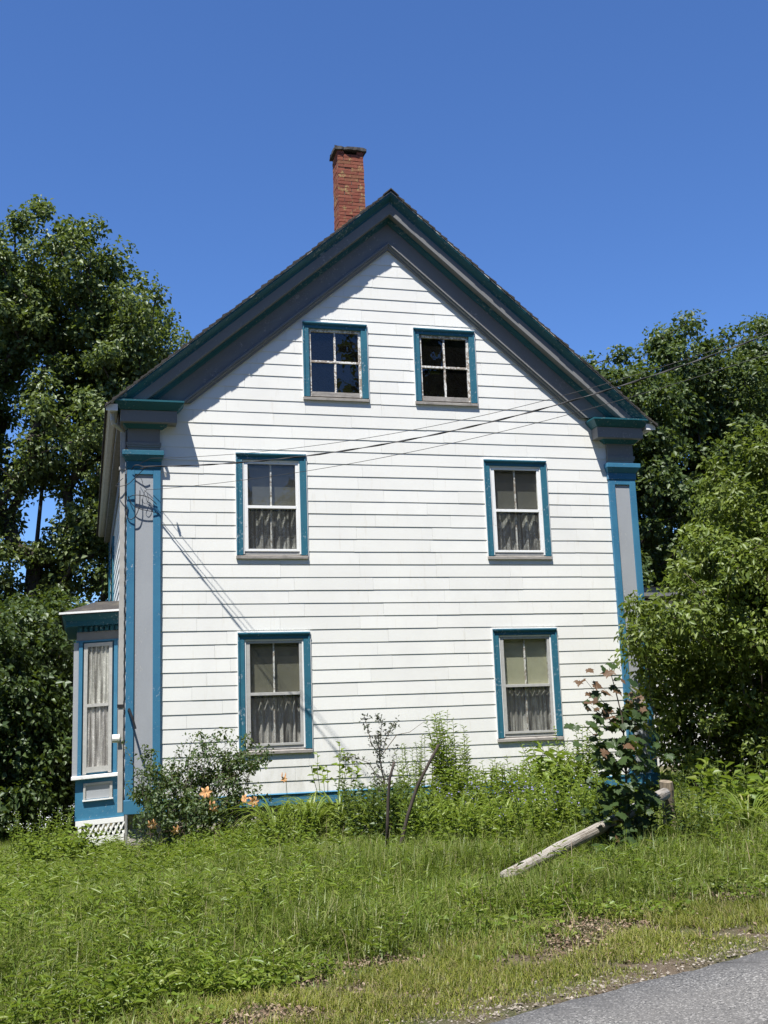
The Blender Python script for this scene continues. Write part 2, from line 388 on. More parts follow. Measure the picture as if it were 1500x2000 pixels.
class MB:
    def __init__(s): s.v = []; s.f = []

    def add(s, vs, fs):
        b = len(s.v); s.v.extend([tuple(map(float, p)) for p in vs]); s.f.extend([tuple(i + b for i in f) for f in fs]); return s

    def box(s, x0, x1, y0, y1, z0, z1):
        return s.frus((x0, x1, y0, y1), z0, (x0, x1, y0, y1), z1)

    def frus(s, a, z0, b, z1):
        vs = [(a[0], a[2], z0), (a[1], a[2], z0), (a[1], a[3], z0), (a[0], a[3], z0),
              (b[0], b[2], z1), (b[1], b[2], z1), (b[1], b[3], z1), (b[0], b[3], z1)]
        return s.add(vs, [(3, 2, 1, 0), (4, 5, 6, 7), (0, 1, 5, 4), (1, 2, 6, 5), (2, 3, 7, 6), (3, 0, 4, 7)])

    def loft(s, rings, close=True, caps=True):
        n = len(rings[0]); vs = [p for r in rings for p in r]; fs = []
        for i in range(len(rings) - 1):
            for j in range(n if close else n - 1):
                a = i * n + j; b = i * n + (j + 1) % n
                fs.append((a, b, b + n, a + n))
        if caps and close:
            fs.append(tuple(reversed(range(n)))); fs.append(tuple(range((len(rings) - 1) * n, len(rings) * n)))
        return s.add(vs, fs)

    def tube(s, path, rad, seg=6, caps=True):
        path = [np.array(p, float) for p in path]; k = len(path)
        if not hasattr(rad, '__len__'): rad = [rad] * k
        rings = []; t0 = path[1] - path[0]; t0 = t0 / (np.linalg.norm(t0) + 1e-9)
        ref = np.array([0, 0, 1.0]) if abs(t0[2]) < 0.9 else np.array([1.0, 0, 0])
        for i in range(k):
            t = path[min(i + 1, k - 1)] - path[max(i - 1, 0)]; t = t / (np.linalg.norm(t) + 1e-9)
            a = np.cross(t, ref); a /= np.linalg.norm(a) + 1e-9; b = np.cross(t, a)
            rings.append([path[i] + rad[i] * (math.cos(q) * a + math.sin(q) * b) for q in np.arange(seg) * 2 * PI / seg])
        return s.loft(rings, True, caps)

    def build(s, name, mat, parent=None, smooth=False, bevel=0.0, origin=None):
        v = np.array(s.v); c = (v.min(0) + v.max(0)) / 2 if origin is None else np.array(origin, float)
        if parent is None and origin is None: c[2] = v[:, 2].min()
        me = bpy.data.meshes.new(name); me.from_pydata([tuple(p) for p in v - c], [], s.f); me.update()
        if mat is not None: me.materials.append(M[mat] if isinstance(mat, str) else mat)
        if smooth: me.shade_smooth()
        o = link_mesh(name, me, parent, c)
        if bevel > 0:
            b = o.modifiers.new('bevel', 'BEVEL'); b.width = bevel; b.segments = 1; b.limit_method = 'ANGLE'
        return o


def box(name, mat, parent, x0, x1, y0, y1, z0, z1, bevel=0.0):
    return MB().box(x0, x1, y0, y1, z0, z1).build(name, mat, parent, bevel=bevel)


def np_mesh(name, V, F, mat, parent, center=None, smooth=False):
    """V (n,3) float, F (m,k) int, all faces the same size"""
    V = np.asarray(V, np.float32); F = np.asarray(F, np.int32)
    c = np.array(center if center is not None else [V[:, 0].mean(), V[:, 1].mean(), V[:, 2].min()], float)
    me = bpy.data.meshes.new(name); k = F.shape[1]
    me.vertices.add(len(V)); me.vertices.foreach_set('co', (V - c.astype(np.float32)).ravel())
    me.loops.add(F.size); me.loops.foreach_set('vertex_index', F.ravel())
    me.polygons.add(len(F)); me.polygons.foreach_set('loop_start', np.arange(0, F.size, k, dtype=np.int32))
    me.polygons.foreach_set('loop_total', np.full(len(F), k, np.int32))
    if smooth: me.polygons.foreach_set('use_smooth', np.ones(len(F), bool))
    me.update(calc_edges=True); me.materials.append(M[mat] if isinstance(mat, str) else mat)
    return link_mesh(name, me, parent, c)


def unit(a): return a / (np.linalg.norm(a, axis=-1, keepdims=True) + 1e-9)


def leaf_arrays(P, D, N, L, Wd, fold=0.25, droop=0.25):
    """pointed leaf of 4 verts (2 triangles folded on the midrib); returns V,F"""
    n = len(P); S_ = unit(np.cross(D, N)); N2 = unit(np.cross(S_, D))
    L = L[:, None]; Wd = Wd[:, None]
    tip = P + D * L - N2 * L * droop * 0.5
    mid = P + D * L * 0.45
    a = mid + S_ * Wd * 0.5 + N2 * Wd * fold; b = mid - S_ * Wd * 0.5 + N2 * Wd * fold
    V = np.stack([P, a, tip, b], 1).reshape(-1, 3)
    i = np.arange(n)[:, None] * 4
    F = np.concatenate([i + np.array([[0, 2, 1]]), i + np.array([[0, 3, 2]])], 1).reshape(-1, 3)
    return V, F


def blade_arrays(P, H, lean, Wd, az, seg=2, curl=0.6):
    """grass blades: root P, height H, lean length, width, azimuth"""
    n = len(P); dx = np.stack([np.cos(az), np.sin(az), np.zeros(n)], 1); sx = np.stack([-np.sin(az), np.cos(az), np.zeros(n)], 1)
    # let the flat face the view now and then
    V = []
    for k in range(seg + 1):
        t = k / seg
        c = P + np.array([0, 0, 1.0]) * (H * (t - curl * 0.5 * t ** 3 * (lean / (H + 1e-6))))[:, None] + dx * (lean * t ** 1.8)[:, None]
        w = (Wd * (1 - t ** 1.5) * 0.5)[:, None]
        if k < seg: V += [c - sx * w, c + sx * w]
        else: V += [c]
    m_ = 2 * seg + 1
    V = np.stack(V, 1).reshape(-1, 3); i = np.arange(n)[:, None] * m_; F = []
    for k in range(seg):
        a = 2 * k
        if k < seg - 1: F += [i + np.array([[a, a + 1, a + 3]]), i + np.array([[a, a + 3, a + 2]])]
        else: F += [i + np.array([[a, a + 1, a + 2]])]
    return V, np.concatenate(F, 1).reshape(-1, 3)


def merge(parts):
    Vs, Fs, b = [], [], 0
    for V, F in parts: Vs.append(V); Fs.append(F + b); b += len(V)
    return np.concatenate(Vs), np.concatenate(Fs)


# ------------------------------------------------------------------ terrain
def smst(a, b, t):
    t = np.clip((t - a) / (b - a), 0, 1); return t * t * (3 - 2 * t)


def road_edge(x): return -10.78 + 0.245 * np.asarray(x, float)


def vnoise(x, y, f=1.0, s=0.0):
    x = np.asarray(x, float) * f; y = np.asarray(y, float) * f
    return (np.sin(x * 1.7 + 2.1 * np.sin(y * 1.3 + s) + s) + np.sin(y * 2.3 + 1.7 * np.sin(x * 1.1 - s) + 1.3 * s) + 0.6 * np.sin((x + y) * 3.9 + s * 2.7)) / 2.6


def base_z(x):
    x = np.asarray(x, float)
    return -0.56 + 0.05 * np.clip(x, -12, 3.2) + 0.012 * np.clip(x - 3.2, 0, 12)


def gz(x, y):
    x = np.asarray(x, float); y = np.asarray(y, float); e = y - road_edge(x)
    base = base_z(x)
    z = base + 0.16 * smst(0.6, 8, e) + 0.025 * vnoise(x, y, 1.3, 0.4) * smst(0.5, 2.5, e)
    z = z - 0.06 * smst(5.0, 9.0, e) - 0.20 * (1 - smst(-1.2, 1.2, x)) * smst(4, 9, e)
    return z - 0.05 * (1 - smst(-0.10, 0.05, e)) * (e < 0.05)


def grid_axis(lo, hi, step, far, n):
    a = np.arange(lo, hi + step / 2, step); g = np.geomspace(1, far, n)
    return np.concatenate([lo - g[::-1], a, hi + g])


gx = grid_axis(-9, 15, 0.25, 600, 14); gy = grid_axis(-18, 12, 0.25, 600, 14)
X, Y = np.meshgrid(gx, gy); Z = gz(X, Y)
ny, nx = X.shape; idx = np.arange(nx * ny).reshape(ny, nx)
F = np.stack([idx[:-1, :-1], idx[:-1, 1:], idx[1:, 1:], idx[1:, :-1]], -1).reshape(-1, 4)
ground = np_mesh('ground', np.stack([X.ravel(), Y.ravel(), Z.ravel()], 1), F, 'soil', None, (0, 0, -0.5), True)
tag(ground, kind='structure')
# road: strip with a ragged near edge
xs = np.concatenate([np.linspace(-90, -4, 20), np.arange(-3.9, 9, 0.06), np.linspace(9.2, 90, 20)])
V, Fq = [], []
for i, x in enumerate(xs):
    j = 0.028 * float(vnoise(x, 0, 5, 1)) + 0.012 * random.uniform(-1, 1)
    zb = float(base_z(x))
    e = float(road_edge(x)) + j
    for dy, dz in ((0, -0.045), (-0.012, 0.004), (-0.5, 0.006), (-3.2, 0.03), (-6.4, 0.0)):
        V.append((x, e + dy, zb + dz))
for i in range(len(xs) - 1):
    for k in range(4): Fq.append((i * 5 + k, i * 5 + k + 1, i * 5 + 6 + k, i * 5 + 5 + k))
road = np_mesh('road', np.array(V), np.array(Fq), 'asphalt', None, (0, -13, -0.55), False)
tag(road, kind='structure')

# ------------------------------------------------------------------ house
XL, XR, XC = 0.0, 7.22, 3.61          # siding field between the pilasters
HLEN = 10.7
SL = 0.851
house = empty('house', (XC, 5.0, -0.3), 'white clapboard house with teal trim, tall gable and brick chimney', 'house')


def mirx(x): return 2 * XC - x


# windows: name, x0, w, ztop, zbot, style
WINS = [('attic', 2.1805, 1.026, 7.198, 5.930, 'attic', 0), ('attic', 3.989, 1.026, 7.198, 5.930, 'attic', 1),
        ('upper', 1.1145, 1.06, 5.053, 3.444, 'storm', 2), ('upper', 5.0713, 1.06, 5.053, 3.444, 'storm', 3),
        ('lower', 1.1145, 1.06, 2.347, 0.600, 'storm', 4), ('lower', 5.0713, 1.06, 2.347, 0.628, 'storm', 5)]

# front wall backing with window openings (grid cells), inner face y=.03
holes = [(x + 0.09, x + w - 0.09, zb + 0.06, zt - 0.09) for _, x, w, zt, zb, _, _ in WINS]
cx = sorted({-0.46, 7.68} | {h[0] for h in holes} | {h[1] for h in holes})
cz = sorted({-0.10, 5.75} | {h[2] for h in holes if h[2] < 5.7} | {h[3] for h in holes if h[3] < 5.7})
mb = MB()
for a, b in zip(cx[:-1], cx[1:]):
    for c, d in zip(cz[:-1], cz[1:]):
        mx_, mz_ = (a + b) / 2, (c + d) / 2
        if not any(h[0] < mx_ < h[1] and h[2] < mz_ < h[3] for h in holes):
            mb.add([(a, 0, c), (b, 0, c), (b, 0, d), (a, 0, d)], [(0, 1, 2, 3)])
# gable part above 5.75: slices
hz = [h for h in holes if h[2] > 5.7]
zs = sorted({5.75, 9.3} | {h[2] for h in hz} | {h[3] for h in hz})
for c, d in zip(zs[:-1], zs[1:]):
    cuts = [0.0] + sorted(v for h in hz if h[2] < (c + d) / 2 < h[3] for v in (h[0], h[1])) + [7.22]
    l0, l1 = XC - (9.36 - c) / SL, XC - (9.36 - d) / SL
    segs = [(cuts[i], cuts[i + 1]) for i in range(0, len(cuts), 2)]
    for k, (a, b) in enumerate(segs):
        a0, a1 = (l0, l1) if k == 0 else (a, a); b0, b1 = (mirx(l0), mirx(l1)) if k == len(segs) - 1 else (b, b)
        mb.add([(a0, 0, c), (b0, 0, c), (b1, 0, d), (a1, 0, d)], [(0, 1, 2, 3)])
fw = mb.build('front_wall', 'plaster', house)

# siding boards
zc = [0.612 + 0.1978 * k for k in range(-3, 10)]
z_ = zc[-1] + 0.1978
while z_ < 8.7: zc.append(z_); z_ += 0.1951
nb = 0
for ci, z0 in enumerate(zc):
    z1 = (zc[ci + 1] if ci + 1 < len(zc) else z0 + 0.195) + 0.016
    lx = max(-0.04, XC - (8.63 - z0) / 0.835 - 0.02) if z0 > 5.3 else -0.04
    rx = mirx(lx)
    if rx - lx < 0.1: continue
    x = lx; first = True; off = random.uniform(0.25, 1.22) if ci % 2 else random.uniform(0.5, 1.0)
    while x < rx - 0.01:
        e = x + (off if first else 1.22); first = False
        if rx - e < 0.22: e = rx
        e = min(e, rx)
        # cells after removing windows
        cells = [(x, e, z0, z1)]
        for h in holes:
            H = (h[0] - 0.05, h[1] + 0.05, h[2] - 0.03, h[3] + 0.05); nc = []
            for a, b, c, d in cells:
                if b <= H[0] or a >= H[1] or d <= H[2] or c >= H[3]: nc.append((a, b, c, d)); continue
                if a < H[0]: nc.append((a, H[0], c, d))
                if b > H[1]: nc.append((H[1], b, c, d))
                a2, b2 = max(a, H[0]), min(b, H[1])
                if c < H[2]: nc.append((a2, b2, c, H[2]))
                if d > H[3]: nc.append((a2, b2, H[3], d))
            cells = nc
        dz = random.gauss(0, 0.0010); tl = random.gauss(0, 0.0010); pr = random.uniform(-0.0006, 0.0012)
        mb = MB()
        for a, b, c, d in cells:
            if b - a < 0.012: continue
            g = 0.0010
            def yy(z): return -0.030 - pr + 0.0085 * (z - z0) / (z1 - z0)
            aa, bb = a + (g if a == x else 0), b - (g if b == e else 0)
            za = c + dz + tl if c == z0 else c; zb = c + dz - tl if c == z0 else c
            mb.add([(aa, yy(c), za), (bb, yy(c), zb), (bb, yy(d), d), (aa, yy(d), d), (aa, 0.002, za), (bb, 0.002, zb), (bb, 0.002, d), (aa, 0.002, d)],
                   [(0, 1, 2, 3), (0, 4, 5, 1), (0, 3, 7, 4), (1, 5, 6, 2), (3, 2, 6, 7)])
        if mb.v: mb.build('siding_board', 'siding', fw); nb += 1
        x = e

# left side wall, courses as boards
lw = MB().add([(-0.455, 0.06, -0.1), (-0.455, HLEN, -0.1), (-0.455, HLEN, 5.75), (-0.455, 0.06, 5.75)], [(0, 3, 2, 1)]).build('left_side_wall', 'plaster', house)
z0 = 0.06
while z0 < 5.2:
    z1 = z0 + 0.211
    MB().add([(-0.485, 0.09, z0), (-0.485, HLEN - 0.3, z0), (-0.470, HLEN - 0.3, z1), (-0.470, 0.09, z1), (-0.455, 0.09, z0), (-0.455, HLEN - 0.3, z0)],
             [(0, 3, 2, 1), (0, 1, 5, 4)]).build('siding_board', 'siding', lw)
    z0 += 0.197
box('corner_board', 'teal', lw, -0.52, -0.44, HLEN - 0.3, HLEN, -0.1, 5.4)
box('side_frieze', 'grey', lw, -0.505, -0.456, 0.09, HLEN - 0.3, 5.12, 5.40)
# far upstairs window on the left wall, seen edge-on
sw = box('side_window', 'teal', lw, -0.515, -0.456, 7.2, 8.3, 3.3, 5.0)
box('pane', 'attic_glass', sw, -0.520, -0.514, 7.35, 8.15, 3.42, 4.88)
# right and back walls close the shell
MB().add([(7.675, 0.06, -0.1), (7.675, HLEN, -0.1), (7.675, HLEN, 5.75), (7.675, 0.06, 5.75)], [(0, 1, 2, 3)]).build('right_side_wall', 'siding', house)
MB().add([(-0.455, HLEN, -0.1), (7.675, HLEN, -0.1), (7.675, HLEN, 5.75), (XC, HLEN, 9.25), (-0.455, HLEN, 5.75)], [(4, 3, 2, 1, 0)]).build('back_wall', 'siding', house)
# floors keep the rooms separate
MB().add([(-0.44, 0.01, 5.55), (7.66, 0.01, 5.55), (7.66, HLEN - .02, 5.55), (-0.44, HLEN - .02, 5.55)], [(0, 1, 2, 3)]).build('attic_floor', 'plaster', house)
MB().add([(-0.44, 0.01, 2.75), (7.66, 0.01, 2.75), (7.66, HLEN - .02, 2.75), (-0.44, HLEN - .02, 2.75)], [(0, 1, 2, 3)]).build('upper_floor', 'plaster', house)

# foundation and water table
mb = MB()
fxs = np.linspace(-0.44, 7.66, 60)
for i in range(59):
    for zz in range(3):
        a, b = fxs[i], fxs[i + 1]; c, d = -0.75 + zz * 0.21, -0.75 + (zz + 1) * 0.21
        f_ = lambda x, z: 0.035 + 0.02 * math.sin(x * 5.1 + z * 9) + 0.015 * math.sin(x * 13 + z * 17)
        mb.add([(a, f_(a, c), c), (b, f_(b, c), c), (b, f_(b, d), d), (a, f_(a, d), d)], [(0, 1, 2, 3)])
mb.add([(-0.44, 0.035, -0.75), (-0.44, HLEN, -0.75), (-0.44, HLEN, -0.1), (-0.44, 0.035, -0.1)], [(0, 3, 2, 1)])
mb.build('foundation', 'stone', house)
mb = MB().box(-0.02, 7.24, -0.035, 0.03, -0.125, 0.028)
mb.frus((-0.02, 7.24, -0.055, 0.0), 0.028, (-0.02, 7.24, -0.036, 0.0), 0.046)
mb.build('water_table_board', 'blue', house, bevel=0.004)


# pilasters
def pilaster(mir):
    f = (lambda a, b: (mirx(b), mirx(a))) if mir else (lambda a, b: (a, b))
    p = MB()
    for a, b in ((-0.48, -0.372), (-0.108, 0.0)): p.box(*f(a, b), -0.075, 0.05, 0.06, 4.775)
    p.box(*f(-0.372, -0.108), -0.074, 0.05, 4.69, 4.774)
    ob = p.build('pilaster', 'blue', house, bevel=0.004)
    box('panel', 'lilac', ob, *f(-0.3715, -0.1085), -0.052, 0.045, 0.06, 4.69)
    q = MB().box(*f(-0.50, 0.02), -0.095, 0.05, -0.13, 0.06); q.build('plinth', 'blue', ob, bevel=0.005)
    cap = 'blue' if mir else 'teal'
    q = MB().box(*f(-0.495, 0.012), -0.085, 0.05, 4.775, 4.885)
    a = f(-0.495, 0.012); b = f(-0.555, 0.045)
    q.frus((*a, -0.09, 0.05), 4.885, (*b, -0.15, 0.05), 4.965)
    q.box(*b, -0.155, 0.05, 4.965, 5.035)
    q.build('capital', cap, ob, bevel=0.004)
    q = MB().box(*f(-0.475, -0.012), -0.078, 0.05, 5.035, 5.405)
    q.box(*f(-0.488, 0.0), -0.092, -0.05, 5.10, 5.125); q.box(*f(-0.494, 0.006), -0.098, -0.05, 5.125, 5.17)
    q.build('frieze_block', 'grey', ob, bevel=0.003)
    return ob


pilaster(False); pilaster(True)


# cornice returns
def cornice_return(mir):
    f = (lambda a, b: (mirx(b), mirx(a))) if mir else (lambda a, b: (a, b))
    q = MB().box(*f(-0.69, 0.325), -0.355, 0.0, 5.715, 5.748)
    q.frus((*f(-0.60, 0.235), -0.262, 0.0), 5.615, (*f(-0.685, 0.32), -0.348, 0.0), 5.715)
    q.add([(f(-0.69, 0.325)[0], -0.355, 5.748), (f(-0.69, 0.325)[1], -0.355, 5.748), (f(-0.69, 0.325)[1], 0, 5.80), (f(-0.69, 0.325)[0], 0, 5.80)], [(0, 1, 2, 3)])
    r = q.build('cornice_return', 'darkteal', house, bevel=0.004)
    box('return_fascia', 'grey', r, *f(-0.59, 0.225), -0.25, 0.0, 5.435, 5.615, 0.004)
    MB().frus((*f(-0.495, 0.02), -0.10, 0.03), 5.375, (*f(-0.55, 0.10), -0.16, 0.03), 5.434).build('bed_moulding', 'darkteal', r)


cornice_return(False); cornice_return(True)


# rakes
def rake(mir):
    s = 1 if mir else -1
    def ext(name, prof, mat, zcut=5.752, parent=None, par=True, bevel=0.0):
        top = [(XC, y, z) for y, z in prof]
        bot = [(XC + s * (z - zcut) / SL, y, zcut) for y, z in prof]
        r = [top, bot] if not mir else [bot, top]
        return MB().loft([r[0], r[1]]).build(name, mat, parent or house, bevel=bevel)
    # profile points (y, z at the apex)
    cr = ext('rake_crown_moulding', [(-0.352, 9.362), (-0.352, 9.335), (-0.335, 9.318), (-0.300, 9.285), (-0.268, 9.262), (-0.258, 9.245), (-0.02, 9.245), (-0.02, 9.362)], 'darkteal')
    ext('rake_fascia', [(-0.250, 9.243), (-0.250, 9.045), (-0.245, 9.036), (-0.05, 9.036), (-0.05, 9.243)], 'grey')
    ext('fascia_bead', [(-0.256, 9.243), (-0.256, 9.218), (-0.2505, 9.212), (-0.2505, 9.243)], 'darkteal')
    ext('bed_moulding', [(-0.135, 9.034), (-0.125, 9.005), (-0.090, 8.975), (-0.072, 8.945), (-0.052, 8.945), (-0.052, 9.034)], 'darkteal')
    ext('frieze_board', [(-0.060, 8.944), (-0.060, 8.632), (-0.012, 8.632), (-0.012, 8.944)], 'grey')
    ext('frieze_moulding', [(-0.070, 8.634), (-0.112, 8.606), (-0.112, 8.582), (-0.096, 8.574), (-0.098, 8.555), (-0.070, 8.535), (-0.066, 8.500), (-0.031, 8.500), (-0.031, 8.630)], 'grey', 5.80)


rake(False); rake(True)


# roof: two slopes of lapped shingle courses
def slope(mir):
    s = 1 if mir else -1
    q = MB(); n = 44; zap = 9.375; hend = 4.40
    ca, sa = 1 / math.hypot(1, SL), SL / math.hypot(1, SL)
    for k in range(n):
        h0 = hend * k / n; h1 = hend * (k + 1) / n + 0.02
        y = -0.372 + random.uniform(-0.012, 0.010); ye = HLEN + 0.25
        t0, t1 = 0.012, 0.030 + random.uniform(-0.004, 0.012)
        x0, x1 = XC + s * h0, XC + s * h1; z0, z1 = zap - SL * h0, zap - SL * h1
        r0 = [(x0, y, z0), (x0, y, z0 + t0 / ca), (x0, ye, z0 + t0 / ca), (x0, ye, z0)]
        r1 = [(x1, y, z1), (x1, y, z1 + t1 / ca), (x1, ye, z1 + t1 / ca), (x1, ye, z1)]
        q.loft([r0, r1] if mir else [r1, r0])
    r = q.build('roof_slope', 'shingle', house)
    # deck below, closing the roof and the edge of the drip board
    hd = 4.33
    q = MB().loft([[(XC, -0.362, zap - 0.002), (XC, HLEN + .2, zap - 0.002), (XC, HLEN + .2, zap - 0.012), (XC, -0.362, zap - 0.012)],
                   [(XC + s * hd, -0.362, zap - 0.002 - SL * hd), (XC + s * hd, HLEN + .2, zap - 0.002 - SL * hd), (XC + s * hd, HLEN + .2, zap - 0.012 - SL * hd), (XC + s * hd, -0.362, zap - 0.012 - SL * hd)]])
    q.build('drip_board', 'oldwhite', r)
    # eave along the side
    f = (lambda a, b: (mirx(b), mirx(a))) if mir else (lambda a, b: (a, b))
    q = MB().box(*f(-0.60, -0.455), 0.002, HLEN + 0.1, 5.44, 5.47); q.build('eave_soffit', 'soffit', r)
    q = MB().box(*f(-0.625, -0.602), 0.002, HLEN + 0.1, 5.435, 5.68); q.build('eave_fascia', 'soffit', r)
    q = MB()
    a = [(-0.63, 5.70), (-0.63, 5.585), (-0.665, 5.57), (-0.735, 5.57), (-0.765, 5.60), (-0.79, 5.70), (-0.775, 5.70), (-0.755, 5.61), (-0.73, 5.585), (-0.66, 5.585), (-0.645, 5.60), (-0.645, 5.70)]
    if mir: a = [(mirx(x), z) for x, z in reversed(a)]
    q.loft([[(x, -0.30, z) for x, z in a], [(x, HLEN + 0.12, z) for x, z in a]])
    g = q.build('gutter', 'gutter', r)
    box('gutter_end_cap', 'white', r, *f(-0.795, -0.63), -0.312, -0.299, 5.575, 5.675)


slope(False); slope(True)
q = MB()
for k in range(36):
    y0 = -0.385 + k * 0.31
    for s in (-1, 1):
        q.add([(XC, y0, 9.425), (XC + s * 0.13, y0, 9.425 - 0.115), (XC + s * 0.13, y0 + 0.33, 9.418 - 0.115), (XC, y0 + 0.33, 9.418),
               (XC, y0, 9.405), (XC + s * 0.13, y0, 9.405 - 0.115)], [(0, 1, 2, 3) if s > 0 else (3, 2, 1, 0), (0, 4, 5, 1) if s > 0 else (1, 5, 4, 0)])
q.build('ridge_cap', 'shingle', house)

# chimney with separate bricks
CX0, CX1, CY0, CY1 = 3.375, 3.895, 2.30, 2.72
core = MB().loft([[(CX0 + .008, CY0 + .008, 8.6), (CX1 - .008, CY0 + .008, 8.6), (CX1 - .008, CY1 - .008, 8.6), (CX0 + .008, CY1 - .008, 8.6)],
                  [(CX0 + .012, CY0 + .008, 11.43), (CX1 - .020, CY0 + .008, 11.43), (CX1 - .020, CY1 - .008, 11.43), (CX0 + .012, CY1 - .008, 11.43)]]).build('chimney', 'mortar', house)


def brick_mesh(lx, ly, lz):
    me = bpy.data.meshes.new('brick'); b = 0.004
    q = MB().frus((-lx / 2 + b, lx / 2 - b, -ly / 2 + b, ly / 2 - b), -lz / 2, (-lx / 2, lx / 2, -ly / 2, ly / 2), -lz / 2 + b)
    q = MB().box(-lx / 2, lx / 2, -ly / 2, ly / 2, -lz / 2, lz / 2)
    me.from_pydata(q.v, [], q.f); me.materials.append(M['brick']); return me


bw = (CX1 - CX0); bd = (CY1 - CY0)
meshes = {}


def put_brick(x0, x1, y0, y1, z0, z1, dx=0.0):
    key = (round(x1 - x0, 3), round(y1 - y0, 3))
    if key not in meshes: meshes[key] = brick_mesh(key[0], key[1], 0.058)
    c = np.array([(x0 + x1) / 2 + dx, (y0 + y1) / 2, (z0 + z1) / 2])
    o = link_mesh('brick', meshes[key], core, c)
    o.rotation_euler = (random.gauss(0, .008), random.gauss(0, .008), random.gauss(0, .012))
    o.location = o.location + Vector((random.gauss(0, .0025), random.gauss(0, .0025), 0))


z = 9.05; r_ = 0; g = 0.012; dp = 0.10
while z < 11.40:
    top = (z - 9.05) / 2.35; dx = 0.0 * top
    sh = 0.008 * top
    xa, xb = CX0 + sh, CX1 - sh * 2
    if r_ % 2 == 0:
        w3 = (xb - xa - g) / 2
        fr_ = [(xa, xa + w3), (xa + w3 + g, xb)]; sides = [(CY0 + dp + g, CY1)]
    else:
        a_ = xa + 0.12; b_ = xb - 0.12
        fr_ = [(xa, a_ - g), (a_, b_), (b_ + g, xb)]; sides = [(CY0 + dp + g, CY0 + dp + 0.12), (CY0 + dp + 0.12 + g, CY1)]
    gap = z > 11.325
    for i, (a, b) in enumerate(fr_):
        if gap and r_ % 2 == 1 and i == 1: continue
        put_brick(a, b, CY0, CY0 + dp, z, z + 0.058)
    for a, b in sides:
        put_brick(xa, xa + dp, a, b, z, z + 0.058); put_brick(xb - dp, xb, a, b, z, z + 0.058)
    z += 0.0685; r_ += 1
zt = z - 0.006
# corner piers carrying the cap, smoke opening between them
for a, b in ((CX0 + .008, CX0 + .13), (CX1 - .14, CX1 - .016)):
    for k in range(1): put_brick(a, b, CY0, CY0 + dp, zt + 0.004, zt + 0.062); put_brick(a, b, CY1 - dp, CY1, zt + 0.004, zt + 0.062)
for k in range(1): put_brick(CX0 + .008, CX0 + .108, CY0 + dp + .012, CY1 - dp - .012, zt + 0.004, zt + 0.062)
q = MB(); n = 10
cz0 = zt + 0.068
ring = []
for (x, y) in [(CX0 - .05 + (bw + .08) * i / n, CY0 - .045) for i in range(n)] + [(CX1 + .03, CY0 - .045 + (bd + .09) * i / n) for i in range(n)] + \
        [(CX1 + .03 - (bw + .08) * i / n, CY1 + .045) for i in range(n)] + [(CX0 - .05, CY1 + .045 - (bd + .09) * i / n) for i in range(n)]:
    ring.append((x + random.gauss(0, .008), y + random.gauss(0, .008), cz0 + random.gauss(0, .004)))
q.loft([ring, [(x + random.gauss(0, .006), y, zz + 0.055 + random.gauss(0, .009)) for x, y, zz in ring]])
q.build('chimney_cap', 'cap', core)


# windows
def curtain(parent, x0, x1, y, z0, z1, mat, folds, amp, ph):
    n = folds * 6; xs = np.linspace(x0, x1, n + 1); zz = np.linspace(z0, z1, 7); q = MB(); vs = []
    for j, zv in enumerate(zz):
        t = j / 6
        for i, xv in enumerate(xs):
            vs.append((xv, y + amp * (1.15 - 0.5 * t) * (math.sin(ph + i / n * folds * 2 * PI + 0.6 * math.sin(i * 0.7)) + 0.3 * math.sin(i * 1.9 + ph)), zv))
    fs = [(j * (n + 1) + i, j * (n + 1) + i + 1, (j + 1) * (n + 1) + i + 1, (j + 1) * (n + 1) + i) for j in range(6) for i in range(n)]
    return q.add(vs, fs).build('curtain', mat, parent, smooth=True)


